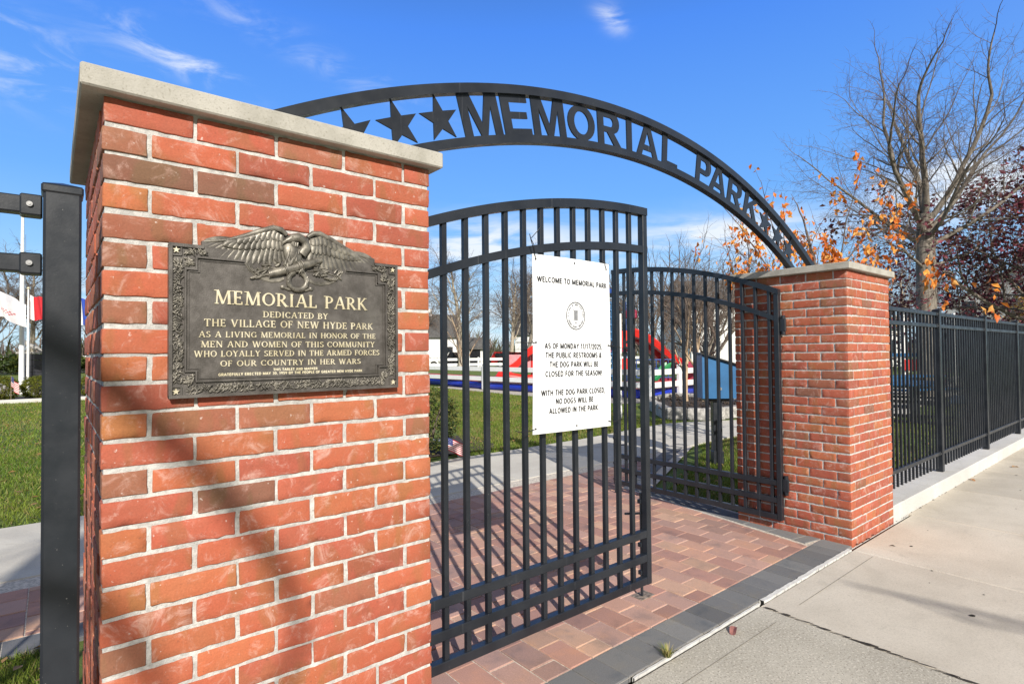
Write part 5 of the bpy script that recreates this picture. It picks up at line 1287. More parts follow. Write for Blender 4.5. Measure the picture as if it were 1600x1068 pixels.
lone_leaf((2.93, 1.59, 0.001), 0.055, 0.4, (0.36, 0.16, 0.14), 'curled reddish leaf on the sidewalk beside the white joint of the plaza')
lone_leaf((4.10, 0.47, 0.001), 0.032, 1.2, (0.05, 0.04, 0.035), 'dark leaf alone on the beige slab near the right edge of the photo')
lone_leaf((5.03, 1.48, 0.001), 0.022, 2.2, (0.07, 0.055, 0.04), 'tiny dark leaf on the sidewalk in front of the far pillar corner')
lone_leaf((8.15, 1.62, 0.001), 0.05, 0.7, (0.52, 0.28, 0.14), 'tan leaf on the sidewalk against the fence kerb')
lone_leaf((9.4, 1.45, 0.001), 0.06, 2.7, (0.42, 0.27, 0.15), 'pale brown leaf on the far sidewalk by the fence kerb')
wd_ = empty('weed_tuft', (2.47, 1.672, 0), 'tuft of yellow green grass growing in the joint at the plaza edge', 'weed')
mb = MB(); rng.seed(8)
for i in range(90):
    a = rng.uniform(0, 6.28); l = rng.uniform(0.02, 0.055); r = rng.uniform(0, 0.018); s = rng.uniform(0.3, 1.2)
    p = Vector((math.cos(a)*r, math.sin(a)*r, 0)); t_ = p+Vector((math.cos(a)*l*s, math.sin(a)*l*s, l)); m_ = p.lerp(t_, 0.6)+Vector((0, 0, l*0.18)); b_ = Vector((-math.sin(a), math.cos(a), 0))*0.0014
    c = rng.choice(((0.22, 0.26, 0.04), (0.36, 0.33, 0.09), (0.13, 0.17, 0.03), (0.45, 0.38, 0.18)))
    mb.add([tuple(p-b_), tuple(p+b_), tuple(m_+b_), tuple(m_-b_), tuple(t_)], [(0, 1, 2, 3), (3, 2, 4)], col=c)
mb.build('blades', M['leaf'], wd_)

# ------------------------------------------------------------------ planting bed, flags, monument
bd = MB(); bd.add([(3.6, 6.735, -0.004), (5.15, 6.735, -0.004), (5.42, 7.1, -0.004), (5.6, 8.2, -0.004), (3.6, 8.2, -0.004)], [(0, 1, 2, 3, 4)])
struct(bd.build('planting_bed', M['mulch']))
EO = G(5.2, 6.8)
es = empty('edging_stones', (5.2, 6.8, 0), 'pale curved concrete edging round the mulch bed behind the gate', 'edging')
prev = None
for i, (x, y) in enumerate(GP(((5.17, 6.79), (5.33, 6.95), (5.45, 7.18), (5.53, 7.45), (5.58, 7.75), (5.62, 8.1)))):
    if prev:
        mb = MB(); mx, my = (x+prev[0])/2-EO[0], (y+prev[1])/2-EO[1]; a = math.atan2(y-prev[1], x-prev[0]); mb.rbox((mx, my, 0.03), (math.hypot(x-prev[0], y-prev[1])-0.006, 0.09, 0.10), Matrix.Rotation(a, 3, 'Z'), 0.012, col=(1, 1, 1)); mb.build('edging_block', M['path'], es)
    prev = (x, y)
def stick_flag(loc, h, fw, fh, rz, label):
    t = empty('small_flag', loc, label, 'flag', 'small US flags in the ground', rz)
    p = MB(); p.tube([(0, 0, -0.05), (0.01, 0, h)], 0.005, n=6); p.build('stick', M['tan'], t)
    f = MB(); n = 13; m = 10
    def W(u, v): return (0.008+u*fw, 0.035*fw/0.3*math.sin(u*7)*u, h-0.01-(1-v)*fh-u*fh*0.55-0.15*fh*u*u)
    for i in range(n):
        c = (0.50, 0.015, 0.03) if i % 2 == 0 else (0.78, 0.78, 0.76)
        for j in range(m): 
            u0, u1, v0, v1 = j/m, (j+1)/m, 1-(i+1)/n, 1-i/n
            cc = (0.02, 0.03, 0.16) if (u1 <= 0.41 and i < 7) else c
            f.add([W(u0, v0), W(u1, v0), W(u1, v1), W(u0, v1)], [(0, 1, 2, 3)], col=cc)
    for r in range(5):
        for q in range(6 if r % 2 == 0 else 5):
            u, v = 0.035+0.06*q+(0.03 if r % 2 else 0), 1-(r+0.7)/5*0.53; s = 0.011
            for off in (-0.002, 0.002):
                f.add([tuple(Vector(W(u+dx*s, v+dz*s*1.4))+Vector((0, off, 0))) for dx, dz in ((-1, 0), (0, -1), (1, 0), (0, 1))], [(0, 1, 2, 3)], col=(0.8, 0.8, 0.8))
    f.build('cloth', M['flagcol'], t, normals=False)
stick_flag((4.90, 6.80, 0), 0.31, 0.27, 0.17, R(-33), 'small US flag on a stick in the mulch bed behind the closed gate leaf')
stick_flag((1.32, 25.4, 0), 0.85, 0.5, 0.34, R(-70), 'small US flag stuck in the ground between the round bushes at far left')
kb = MB(); 
for i in range(9): kb.box(-5+i*1.2, -3.82+i*1.2, 23.63, 23.9, -0.1, 0.10, bev=0.01)
struct(kb.build('bed_kerb', M['curb']))
bd = MB(); bd.add([(*G(x, y), z) for x, y, z in ((-2, 25.2, 0.02), (8, 25.2, 0.02), (8, 28.5, 0.02), (-2, 28.5, 0.02))], [(0, 1, 2, 3)]); struct(bd.build('flag_bed', M['mulch']))
pd_ = MB(); pd_.add([(*G(x, y), z) for x, y, z in ((-6, 30.0, -0.01), (9, 30.0, -0.01), (9, 46, -0.01), (-6, 46, -0.01))], [(0, 1, 2, 3)]); struct(pd_.build('memorial_paving', M['field']))
def flagpole(loc, h, r, label):
    t = empty('flagpole', loc, label, 'flagpole', 'flagpoles of the memorial')
    p = MB(); p.tube([(0, 0, 0), (0, 0, h*0.5), (0, 0, h)], [r, r*0.85, r*0.5], n=14); p.build('pole', M['white'], t)
    b_ = MB(); b_.ell((0, 0, h+r*0.9), (r*1.1, r*1.1, r*1.1)); b_.build('finial', M['gold'], t)
    c = MB(); c.tube([(r*1.3, -0.05, 1.1), (r*1.0, -0.05, h*0.9)], 0.006, n=4); c.build('halyard', M['grey'], t)
flagpole((1.93, 31.0, 0), 7.0, 0.095, 'tall white flagpole at the far left, with a cord along it')
flagpole((0.62, 29.3, 0), 4.1, 0.045, 'short white pole carrying the white flag, just outside the left edge')
flagpole((1.98, 28.9, 0), 3.95, 0.045, 'short white pole carrying the red flag beside the black fence post')
flagpole((3.02, 26.9, 0), 3.9, 0.045, 'short white pole carrying the blue and white flag behind the fence post')
def big_flag(loc, w, h, rz, drop, fn, label, sub=None):
    f = MB(); n, m = 34, 18
    def W(u, v): return (u*w*0.92, 0.13*w*(math.sin(u*7.5+v*1.6)+0.55*math.sin(u*16+v*3.0))*u**0.6, -(1-v)*h*(1-0.12*u)-drop*u**1.5-0.06*h*math.sin(u*9))
    for i in range(n):
        for j in range(m): f.add([W(i/n, j/m), W((i+1)/n, j/m), W((i+1)/n, (j+1)/m), W(i/n, (j+1)/m)], [(0, 1, 2, 3)], col=fn((i+0.5)/n, (j+0.5)/m), smooth=True)
    o = f.build('flag', M['flagcol'], None, normals=False); o.location = (*G(loc[0], loc[1]), loc[2]); o.rotation_euler.z = rz
    tag(o, label, 'flag', 'service flags by the memorial', 'thing')
big_flag((0.66, 29.27, 3.95), 1.42, 0.95, R(-22), 0.55, lambda u, v: (0.62, 0.16, 0.17) if (u-0.62)**2/0.03+(v-0.32)**2/0.006 < 1 and (int(u*32)+int(v*20)) % 2 else (0.82, 0.82, 0.84), 'large white flag with a small red emblem, flying at the far left')
big_flag((2.03, 28.9, 3.75), 0.9, 0.9, R(-35), 0.35, lambda u, v: (0.80, 0.80, 0.80) if u < 0.14 else (0.55, 0.015, 0.025), 'red flag with a white hoist edge, right beside the black fence post')
big_flag((3.06, 26.88, 3.6), 0.9, 1.0, R(-30), 0.4, lambda u, v: (0.82, 0.82, 0.82) if u < 0.45 else (0.02, 0.07, 0.45), 'blue and white flag glimpsed between fence post and brick pillar')
mo = empty('granite_monument', (2.45, 33.2, 0), 'low dark granite block wall with a pale sculpture at its side, behind the flagpole', 'monument')
mb = MB()
for k in range(6): mb.box(-0.45, 1.3, -0.3, 0.3, 0.02+0.26*k, 0.27+0.26*k, bev=0.01)
mb.build('block_wall', M['granite'], mo)
mb = MB(); mb.box(-0.55, 1.4, -0.36, 0.36, 1.59, 1.66, bev=0.01); mb.build('coping', M['stone'], mo)
mb = MB(); mb.tube([(-0.42, -0.1, 2.45), (-0.36, -0.1, 2.15), (-0.15, -0.1, 1.95), (0.15, -0.1, 1.80), (0.32, -0.1, 1.68)], [0.03, 0.09, 0.10, 0.08, 0.04], n=8); mb.tube([(0.55, -0.1, 1.66), (0.7, -0.1, 1.85), (0.75, -0.1, 2.0)], [0.10, 0.07, 0.03], n=8); mb.build('sculpture', M['stone'], mo)
mb = MB(); mb.box(0.30, 0.75, -0.325, -0.301, 0.45, 1.1, bev=0.005); mb.build('tablet', M['bronze'], mo)

# ------------------------------------------------------------------ drop box on a post
dbx = empty('drop_box', (7.17, 4.07, 0), 'blue metal drop box with slanted black lid on a black post beside the far pillar', 'drop box', rz=R(-41))
mb = MB(); mb.box(-0.055, 0.055, -0.055, 0.055, 0, 0.84, bev=0.006); mb.box(-0.065, 0.065, -0.065, 0.065, 0.0, 0.16, bev=0.004); mb.build('post', M['black'], dbx)
mb = MB(); mb.box(-0.16, 0.16, -0.09, 0.09, 0.79, 0.83, bev=0.004); mb.build('bracket', M['black'], dbx)
mb = MB()
pr = [(-0.215, 0.83), (0.215, 0.83), (0.215, 1.24), (-0.215, 1.375)]
mb.prism([(a, b_) for a, b_ in pr], lambda u, v, d: (u, d, v), -0.15, 0.15); mb.build('box_body', M['blue'], dbx)
mb = MB(); mb.prism([(-0.245, 1.388), (0.245, 1.234), (0.250, 1.250), (-0.240, 1.404)], lambda u, v, d: (u, d, v), -0.19, 0.175); mb.build('lid', M['plastic'], dbx)
mb = MB(); mb.tube([(0.0, -0.149, 0.95), (0.0, -0.162, 0.95)], 0.02, n=14); mb.build('lock', M['steel'], dbx)

# ------------------------------------------------------------------ stone edged planter
pl = empty('stone_planter', (13.1, 8.0, 0), 'low pale stone block planter filled with dark mulch round two saplings', 'planter')
pp = [(x-G(13.1, 8.0)[0]+13.1, y-G(13.1, 8.0)[1]+8.0) for x, y in GP([(11.55, 6.75), (13.4, 6.5), (15.3, 8.4), (15.2, 10.0), (13.2, 9.4), (11.2, 7.5)])]
rng.seed(12)
for i in range(len(pp)):
    a, b_ = Vector(pp[i]), Vector(pp[(i+1) % len(pp)]); L = (b_-a).length; n = max(2, int(L/0.42)); ang = math.atan2(b_.y-a.y, b_.x-a.x)
    for k in range(n):
        c = a.lerp(b_, (k+0.5)/n); mb = MB()
        mb.rbox((c.x-13.1, c.y-8.0, 0.11), (L/n-0.012, 0.20+rng.uniform(-0.02, 0.02), 0.26+rng.uniform(-0.015, 0.015)), Matrix.Rotation(ang+rng.uniform(-0.03, 0.03), 3, 'Z'), 0.02)
        mb.build('stone_block', M['stone'], pl)
mb = MB(); mb.add([(p[0]-13.1, p[1]-8.0, 0.16) for p in pp]+[(0.2, 0.3, 0.24)], [(i, (i+1) % 6, 6) for i in range(6)])
for i in range(260):
    t1, t2 = rng.random(), rng.random(); a = Vector(pp[rng.randrange(6)]).lerp(Vector((13.3, 8.2)), t1*0.9+0.06)
    x, y = a.x-13.1+rng.uniform(-0.3, 0.3), a.y-8.0+rng.uniform(-0.3, 0.3); th = rng.uniform(0, 3.1); s = rng.uniform(0.02, 0.07)
    mb.add([(x-s*math.cos(th), y-s*math.sin(th), 0.19), (x+s*math.cos(th), y+s*math.sin(th), 0.21), (x+0.01, y+0.02, 0.23+s*0.5)], [(0, 1, 2)])
mb.build('mulch_fill', M['mulch'], pl)
tp = MB(); tp.add([(*G(x, y), z) for x, y, z in ((13.5, 6.1, -0.012), (22, 7.2, -0.012), (22, 10.2, -0.012), (17.5, 10.4, -0.012), (15.4, 8.2, -0.012))], [(0, 1, 2, 3, 4)]); struct(tp.build('play_turf', M['lawn']))
gp = MB(); gp.add([(*G(x, y), z) for x, y, z in ((13.7, 10.6, -0.014), (15.6, 10.2, -0.014), (15.9, 15, -0.014), (16.6, 22, -0.014), (15.2, 22, -0.014), (14.2, 15.5, -0.014), (13.8, 11.6, -0.014))], [tuple(range(7))])
gp.add([(*G(x, y), z) for x, y, z in ((15.6, 10.2, -0.0145), (22, 10.6, -0.0145), (22, 26, -0.0145), (16.6, 22, -0.0145), (15.9, 15, -0.0145))], [tuple(range(5))]); struct(gp.build('gravel_strip', M['field']))

# ------------------------------------------------------------------ white rail fences
def rail_fence(label, pts, h, zs, rw, pw):
    pts = GP(pts)
    t = empty('rail_fence', (*pts[0], 0), label, 'fence', 'white rail fences', fix=False)
    o = Vector((*pts[0], 0))
    for i, p in enumerate(pts):
        v = Vector((*p, 0))-o
        mb = MB(); mb.box(v.x-pw/2, v.x+pw/2, v.y-pw/2, v.y+pw/2, 0, h, bev=0.01)
        mb.add([(v.x+sx*pw*0.6, v.y+sy*pw*0.6, h) for sx, sy in ((-1, -1), (1, -1), (1, 1), (-1, 1))]+[(v.x, v.y, h+pw*0.4)], [(0, 1, 4), (1, 2, 4), (2, 3, 4), (3, 0, 4)]); mb.build('fence_post', M['white'], t)
        if i:
            q = Vector((*pts[i-1], 0))-o; m = (v+q)/2; L = (v-q).length; a = math.atan2(v.y-q.y, v.x-q.x)
            for z in zs:
                mb = MB(); mb.rbox((m.x, m.y, z), (L-pw-0.004, 0.05, rw), Matrix.Rotation(a, 3, 'Z'), 0.008); mb.build('fence_rail', M['white'], t)
    return t
rail_fence('white two rail fence along the play area, seen between the gate bars', [(15.9, 27.5), (15.68, 23.1), (15.48, 18.8), (15.32, 14.7), (15.2, 10.72), (16.94, 10.87), (18.7, 11.02), (20.5, 11.2)], 0.98, (0.80, 0.42), 0.17, 0.125)
rail_fence('far white rail fence across the open lawn, low in the distance', [(18, 52), (22, 49.5), (26, 47), (30, 44.5), (34, 42), (38, 39.5), (42, 37), (46, 34.5), (50, 32)], 1.05, (0.90, 0.45), 0.22, 0.14)

# padded border of the play area: blue base, white wall, red piping
pb = empty('padded_border', (14.6, 11.4, 0), 'low inflatable border in blue, white and red round the play area', 'border')
line = [(16.6, 25.5), (16.25, 22.0), (15.75, 18.7), (15.55, 15.5), (15.40, 12.4), (15.6, 11.3), (16.6, 11.15), (18.2, 11.4), (20.0, 11.6)]
line = [(x-G(14.6, 11.4)[0]+14.6, y-G(14.6, 11.4)[1]+11.4) for x, y in GP(line)]
def border_strip(name, mat, z0, z1, w, off, bulge):
    mb = MB(); n = 6; rows = []
    for i, p in enumerate(line):
        a = Vector(line[max(0, i-1)]); b_ = Vector(line[min(len(line)-1, i+1)]); d = (b_-a).normalized(); nrm = Vector((d.y, -d.x))*-1
        rows.append([(p[0]-14.6+nrm.x*(off+w/2*math.cos(2*PI*k/12)*(1 if bulge else 1)), p[1]-11.4+nrm.y*(off+w/2*math.cos(2*PI*k/12)), (z0+z1)/2+(z1-z0)/2*max(-1, min(1, 1.25*math.sin(2*PI*k/12)))) for k in range(12)])
    vs = [v for r in rows for v in r]
    mb.add(vs, [(i*12+k, i*12+(k+1) % 12, (i+1)*12+(k+1) % 12, (i+1)*12+k) for i in range(len(line)-1) for k in range(12)], smooth=True); mb.build(name, mat, pb)
border_strip('base_tube', M['dblue'], 0.0, 0.26, 0.36, 0, True); border_strip('wall_band', M['white'], 0.262, 0.46, 0.24, 0, False); border_strip('piping', M['red'], 0.463, 0.505, 0.27, 0, False)
border_strip('piping', M['red'], 0.285, 0.31, 0.262, 0, False)

# ------------------------------------------------------------------ play structures
pt_ = empty('play_tower', (17.3, 13.4, 0), 'tall blue and red play tower with a red slide, behind the gate stile', 'playground', rz=R(-40))
def part(name, mat, fn, parent=pt_):
    mb = MB(); fn(mb); return mb.build(name, M[mat], parent)
for (x, y, h, m_) in ((-1.35, -0.5, 3.5, 'navy'), (-0.35, -0.5, 3.3, 'maroon'), (0.25, -0.5, 3.2, 'navy'), (-1.35, 0.7, 3.4, 'navy'), (-0.35, 0.7, 3.2, 'navy'), (0.25, 0.7, 3.2, 'navy')):
    part('tower_post', m_, lambda mb: (mb.tube([(x, y, 0), (x, y, h)], 0.065, n=10), mb.ell((x, y, h), (0.07, 0.07, 0.06))))
part('deck', 'maroon', lambda mb: mb.box(-1.35, 0.25, -0.5, 0.7, 1.42, 1.52, bev=0.01))
def lattice(mb, x0, x1, y, z0, z1, nx, nz, r=0.018):
    for i in range(nx+1): mb.tube([(x0+(x1-x0)*i/nx, y, z0), (x0+(x1-x0)*i/nx, y, z1)], r, n=5)
    for i in range(nz+1): mb.tube([(x0, y, z0+(z1-z0)*i/nz), (x1, y, z0+(z1-z0)*i/nz)], r*1.2, n=5)
part('climbing_panel', 'blue', lambda mb: (lattice(mb, -1.33, -0.42, -0.5, 0.35, 3.1, 5, 11, 0.03), mb.box(-1.3, -0.45, -0.46, -0.43, 1.7, 3.0, bev=0.005)))
part('side_panel', 'red', lambda mb: (mb.box(-0.30, 0.22, -0.52, -0.48, 1.55, 2.15, bev=0.01), mb.box(-0.3, 0.22, -0.52, -0.48, 0.7, 1.2, bev=0.01)))
for (x, z) in ((-0.33, 1.68), (0.15, 1.66)):
    part('steering_ring', 'plastic', lambda mb: mb.tube([(x+0.14*math.cos(R(a)), -0.60, z+0.14*math.sin(R(a))) for a in range(0, 361, 24)], 0.028, n=7, cap=False))
part('post_cap_box', 'maroon', lambda mb: mb.box(0.05, 0.42, -0.66, -0.34, 2.55, 2.85, bev=0.04))
part('roof_canopy', 'navy', lambda mb: mb.add([(-1.5, -0.65, 3.42), (-0.2, -0.65, 3.42), (-0.2, 0.85, 3.42), (-1.5, 0.85, 3.42), (-0.85, 0.1, 3.95)], [(0, 1, 4), (1, 2, 4), (2, 3, 4), (3, 0, 4), (0, 3, 2, 1)]))
def slide_fn(mb, p, q, w, hgt):
    p, q = Vector(p), Vector(q); d = (q-p); sd2 = Vector((-d.y, d.x, 0)).normalized(); n = 12; rows = []
    for i in range(n+1):
        t = i/n; c = p+d*t; c.z = p.z+(q.z-p.z)*(t-0.09*math.sin(2*PI*t))
        prof = [(-w/2-0.05, hgt), (-w/2, hgt), (-w/2+0.03, 0.02), (0, -0.02), (w/2-0.03, 0.02), (w/2, hgt), (w/2+0.05, hgt), (w/2+0.05, hgt-0.05), (w/2, -0.06), (0, -0.10), (-w/2, -0.06), (-w/2-0.05, hgt-0.05)]
        rows.append([tuple(c+sd2*a+Vector((0, 0, b_))) for a, b_ in prof])
    k = 12; vs = [v for r in rows for v in r]
    mb.add(vs, [(i*k+j, i*k+(j+1) % k, (i+1)*k+(j+1) % k, (i+1)*k+j) for i in range(n) for j in range(k)])
part('slide', 'red', lambda mb: slide_fn(mb, (0.25, -0.05, 2.05), (2.55, -0.2, 0.75), 0.55, 0.22))
part('slide', 'red', lambda mb: slide_fn(mb, (0.25, 0.55, 1.95), (2.35, 0.65, 0.62), 0.5, 0.2))
part('guard_rail', 'navy', lambda mb: lattice(mb, 0.35, 1.55, -0.75, 0.55, 1.15, 9, 2, 0.02))
part('low_panel', 'maroon', lambda mb: (mb.box(1.75, 2.3, -0.85, -0.80, 0.5, 1.05, bev=0.02), mb.box(0.6, 1.6, -0.50, -0.45, 0.25, 0.55, bev=0.02)))
part('low_slide', 'green', lambda mb: slide_fn(mb, (1.35, -1.05, 0.95), (0.75, -1.1, 0.45), 0.4, 0.12))
ps = empty('play_slide', (17.5, 19.3, 0), 'red tub slide with a pale pink panel left of the notice, behind the white rails', 'slide', rz=R(-42))
part('slide_chute', 'red', lambda mb: slide_fn(mb, (1.1, 0, 1.55), (-0.35, 0, 0.55), 0.6, 0.28), ps)
part('pink_panel', 'pink', lambda mb: mb.box(-0.35, 0.75, 0.30, 0.36, 0.62, 1.35, bev=0.02), ps)
part('red_bumper', 'red', lambda mb: mb.tube([(-0.65, -0.35, 0.30), (-0.5, -0.4, 0.50), (-0.1, -0.42, 0.42), (0.5, -0.4, 0.34), (1.3, -0.35, 0.36)], [0.16, 0.22, 0.2, 0.17, 0.16], n=10), ps)
for x in (-0.4, 0.8): part('slide_post', 'red', lambda mb: mb.tube([(x, 0.42, 0), (x, 0.42, 1.5)], 0.05, n=8), ps)
wp = empty('white_pole', (10.6, 8.25, 0), 'slim white pole standing on the lawn, seen between the closed leaf bars', 'pole')
mb = MB(); mb.tube([(0, 0, 0), (0.02, 0, 2.25)], 0.022, n=10); mb.build('shaft', M['white'], wp)
mb = MB(); mb.tube([(0.02, 0, 2.25), (0.02, 0, 2.31)], 0.03, n=10); mb.build('pole_cap', M['plastic'], wp)

# ------------------------------------------------------------------ beyond the right fence
def bench_table(loc, rz, label):
    t = empty('picnic_table', loc, label, 'picnic table', 'blue picnic tables beyond the fence', rz)
    mb = MB(); mb.box(-0.9, 0.9, -0.36, 0.36, 0.72, 0.76, bev=0.01); mb.build('tabletop', M['blue'], t)
    for y in (-0.72, 0.72):
        mb = MB(); mb.box(-0.9, 0.9, y-0.14, y+0.14, 0.43, 0.47, bev=0.01); mb.build('seat', M['blue'], t)
    mb = MB()
    for x in (-0.6, 0.6):
        mb.tube([(x, -0.72, 0.42), (x, 0.72, 0.42)], 0.03, n=6); mb.tube([(x, 0, 0.02), (x, 0, 0.72)], 0.035, n=6); mb.tube([(x, -0.65, 0.03), (x, 0.65, 0.03)], 0.035, n=6)
    mb.tube([(-0.6, 0, 0.3), (0.6, 0, 0.3)], 0.025, n=6); mb.build('frame', M['plastic'], t)
bench_table((14.2, 3.75, 0), R(12), 'blue picnic table on a black frame nearest the fence, right of the far pillar')
bench_table((17.8, 4.9, 0), R(-25), 'blue picnic table farther back behind the fence, beyond the nearer one')
p2_ = empty('playground_climber', (22.5, 6.9, 0), 'blue play frame with red discs and white posts behind the black fence', 'playground', rz=R(-62))
part('roof_panel', 'blue', lambda mb: mb.box(-0.9, 0.1, -0.5, 0.5, 1.55, 2.75, bev=0.03), p2_)
for x in (-0.85, 0.05, 0.55, 0.95): part('frame_post', 'white' if x > 0.3 else 'navy', lambda mb: mb.tube([(x, -0.55, 0), (x, -0.55, 2.5)], 0.06, n=8), p2_)
part('red_disc', 'red', lambda mb: mb.tube([(-0.2, -0.66, 1.25), (-0.2, -0.60, 1.25)], 0.16, n=16), p2_); part('red_board', 'red', lambda mb: mb.box(0.5, 1.2, -0.7, -0.6, 0.75, 1.1, bev=0.03), p2_)
part('blue_rail', 'blue', lambda mb: (mb.box(-0.9, 1.3, -0.68, -0.6, 0.35, 0.55, bev=0.02), mb.box(-0.2, 1.3, -0.68, -0.6, 1.18, 1.3, bev=0.02)), p2_)
for i, (x, y) in enumerate(((19.3, 4.15), (24.6, 4.5))):
    t = empty('white_pole', (x, y, 0), ('thin white pole behind the black fence, nearer of two right of its first post', 'thin white pole behind the black fence, farther of two right of its first post')[i], 'pole')
    mb = MB(); mb.tube([(0, 0, 0), (0, 0, 2.35)], 0.03, n=8); mb.build('shaft', M['white'], t)
ph = MB(); ph.add([(*G(x, y), z) for x, y, z in ((12, 4.3, -0.013), (40, 5.6, -0.013), (40, 8.5, -0.013), (16, 6.1, -0.013))], [(0, 1, 2, 3)]); struct(ph.build('play_paving', M['field']))

def vehicle(loc, rz, label, paint, tall=0.0, cat='car'):
    t = empty('parked_vehicle', loc, label, cat, 'vehicles parked round the park', rz)
    mb = MB(); prof = [(-2.3, 0.42), (2.25, 0.42), (2.3, 0.75), (2.15, 0.98+tall*0.3), (1.1, 1.05+tall*0.3), (0.75, 1.5+tall), (-2.05, 1.55+tall), (-2.3, 1.05+tall*0.3), (-2.35, 0.7)]
    mb.prism(prof, lambda u, v, d: (u, d, v), -0.88, 0.88); mb.build('body', M[paint], t)
    mb = MB()
    for sy in (-1, 1):
        for (a, b_) in ((-1.95, -1.05), (-0.95, 0.0), (0.08, 0.72)): mb.prism([(a, 1.02+tall*0.3), (b_, 1.02+tall*0.3), (b_-0.04, 1.42+tall), (a+0.04, 1.42+tall)], lambda u, v, d: (u, d, v), sy*0.882, sy*0.892)
    mb.build('windows', M['glass'], t)
    for x in (-1.45, 1.4):
        for sy in (-1, 1):
            mb = MB(); mb.tube([(x, sy*0.68, 0.35), (x, sy*0.895, 0.35)], 0.35, n=18); w_ = mb.build('wheel', M['tyre'], t)
            mb = MB(); mb.tube([(x, sy*0.89, 0.35), (x, sy*0.902, 0.35)], 0.2, n=14); mb.build('rim', M['steel'], w_)
    for sy in (-0.6, 0.6):
        mb = MB(); mb.box(-2.37, -2.30, sy-0.15, sy+0.15, 0.80, 0.98, bev=0.01); mb.build('tail_light', M['red'], t)
        mb = MB(); mb.box(2.24, 2.32, sy-0.16, sy+0.16, 0.66, 0.80, bev=0.01); mb.build('headlight', M['white'], t)
    return t
vehicle((33.8, 7.6, 0), R(20), 'black high roofed vehicle parked far behind the black fence on the right', 'carblk', 0.75, 'van')
vehicle((41.0, 45.0, 0), R(-35), 'red car parked in the distance just left of the notice', 'carred')
vehicle((38.5, 49.0, 0), R(-30), 'black car parked in the distance, second gap left of the notice', 'carblk')
vehicle((34.5, 52.0, 0), R(-30), 'white car parked in the distance beyond the far white rail fence', 'white')

# ------------------------------------------------------------------ houses and far screen of trees
def house(loc, rz, w, d, h, rh, label, wallm='siding', storeys=2, shed=False):
    t = empty('house', loc, label, 'shed' if shed else 'house', 'buildings beyond the park', rz)
    if shed: t.name = 'shed'
    mb = MB(); mb.box(-w/2, w/2, -d/2, d/2, 0, h); mb.prism([(-d/2, h), (d/2, h), (0, h+rh)], lambda u, v, dd: (dd, u, v), -w/2, w/2); mb.build('wall', M[wallm], t)
    mb = MB(); o = 0.3; k = rh/(d/2)
    for sg_ in (-1, 1):
        mb.prism([(sg_*(d/2+o), h-o*k+0.02), (0, h+rh+0.02), (0, h+rh+0.16), (sg_*(d/2+o), h-o*k+0.16)], lambda u, v, dd: (dd, u, v), -w/2-o, w/2+o)
    rf = mb.build('roof', M['roof'], t)
    if not shed:
        mb = MB(); mb.box(w*0.2, w*0.2+0.6, -0.3, 0.3, h+rh*0.4, h+rh+0.8, bev=0.02); mb.build('chimney', M['brick'], rf)
    def win(x, y, z, ww, hh, ax):
        fr_, pa = MB(), MB()
        if ax == 'y':
            sy = 1 if y > 0 else -1; fr_.box(x-ww/2-0.08, x+ww/2+0.08, min(y, y+sy*0.05), max(y, y+sy*0.05), z-0.08, z+hh+0.08); pa.box(x-ww/2, x+ww/2, min(y+sy*0.051, y+sy*0.06), max(y+sy*0.051, y+sy*0.06), z, z+hh)
        else:
            sx = 1 if x > 0 else -1; fr_.box(min(x, x+sx*0.05), max(x, x+sx*0.05), y-ww/2-0.08, y+ww/2+0.08, z-0.08, z+hh+0.08); pa.box(min(x+sx*0.051, x+sx*0.06), max(x+sx*0.051, x+sx*0.06), y-ww/2, y+ww/2, z, z+hh)
        f_ = fr_.build('window', M['white'], t); pa.build('pane', M['glass'], f_)
    n = max(1, int(w/2.6))
    for s in range(storeys):
        for i in range(n): win(-w/2+w*(i+0.5)/n, -d/2, 0.9+s*2.8, 0.9, 1.3, 'y')
        for i in range(max(1, int(d/3))): win(-w/2, -d/2+d*(i+0.5)/max(1, int(d/3)), 0.9+s*2.8, 0.9, 1.3, 'x')
    mb = MB(); mb.box(w*0.08-0.5, w*0.08+0.5, -d/2-0.045, -d/2, 0.0, 2.1); mb.build('door', M['carblk'], t)
    return t
house((49.5, 27.5, 0), R(-40), 8, 9, 5.0, 2.4, 'white two storey house seen above the drop box, right of the play tower')
house((56, 22, 0), R(-30), 10, 8, 3.2, 1.9, 'low white house glimpsed beside the far pillar', storeys=1)
house((40, 63, 0), R(-25), 12, 8, 3.4, 2.6, 'white house with a grey gable left of the notice, behind the bare trees', storeys=1)
house((55, 52, 0), R(-40), 11, 8, 3.6, 2.4, 'wide white house hidden mostly by the notice', storeys=1)
house((37.3, 47.0, 0), R(-32), 2.4, 2.2, 2.0, 0.8, 'small white shed beyond the far rail fence', storeys=0, shed=True)
house((62, 7, 0), R(-10), 12, 9, 4.6, 2.6, 'pale house far behind the black fence at the right edge')
house((30, 72, 0), R(-15), 12, 8, 3.6, 2.4, 'white house at the far end of the lawn, right beside the plaque pillar', storeys=1)
wall = MB(); wall.box(-14, 15, -0.12, 0.12, 0, 1.55, bev=0.02)
wl_ = wall.build('white_wall', M['siding']); wl_.location = (*G(3, 70), 0); tag(wl_, 'long low white wall far behind the flags', 'wall', kind='thing')
def hedge(loc, L, h, w, rz, label, cols, n, size):
    t = empty('hedge', loc, label, 'hedge', None, rz); rng.seed(int(L*7)); pts = []
    for i in range(900):
        x, y, z = rng.uniform(-L/2, L/2), rng.uniform(-w/2, w/2), h*math.sqrt(rng.random())
        hh = h*(0.85+0.25*noise.noise(Vector((x*0.5, 0, L)))); pts.append((Vector((x, y, z*hh/h)), Vector((0, 0, 1))))
    lf = MB(); leaf_cloud(lf, pts, n, size, cols, 0.12, -0.3); lf.build('foliage', M['leaf'], t, normals=False)
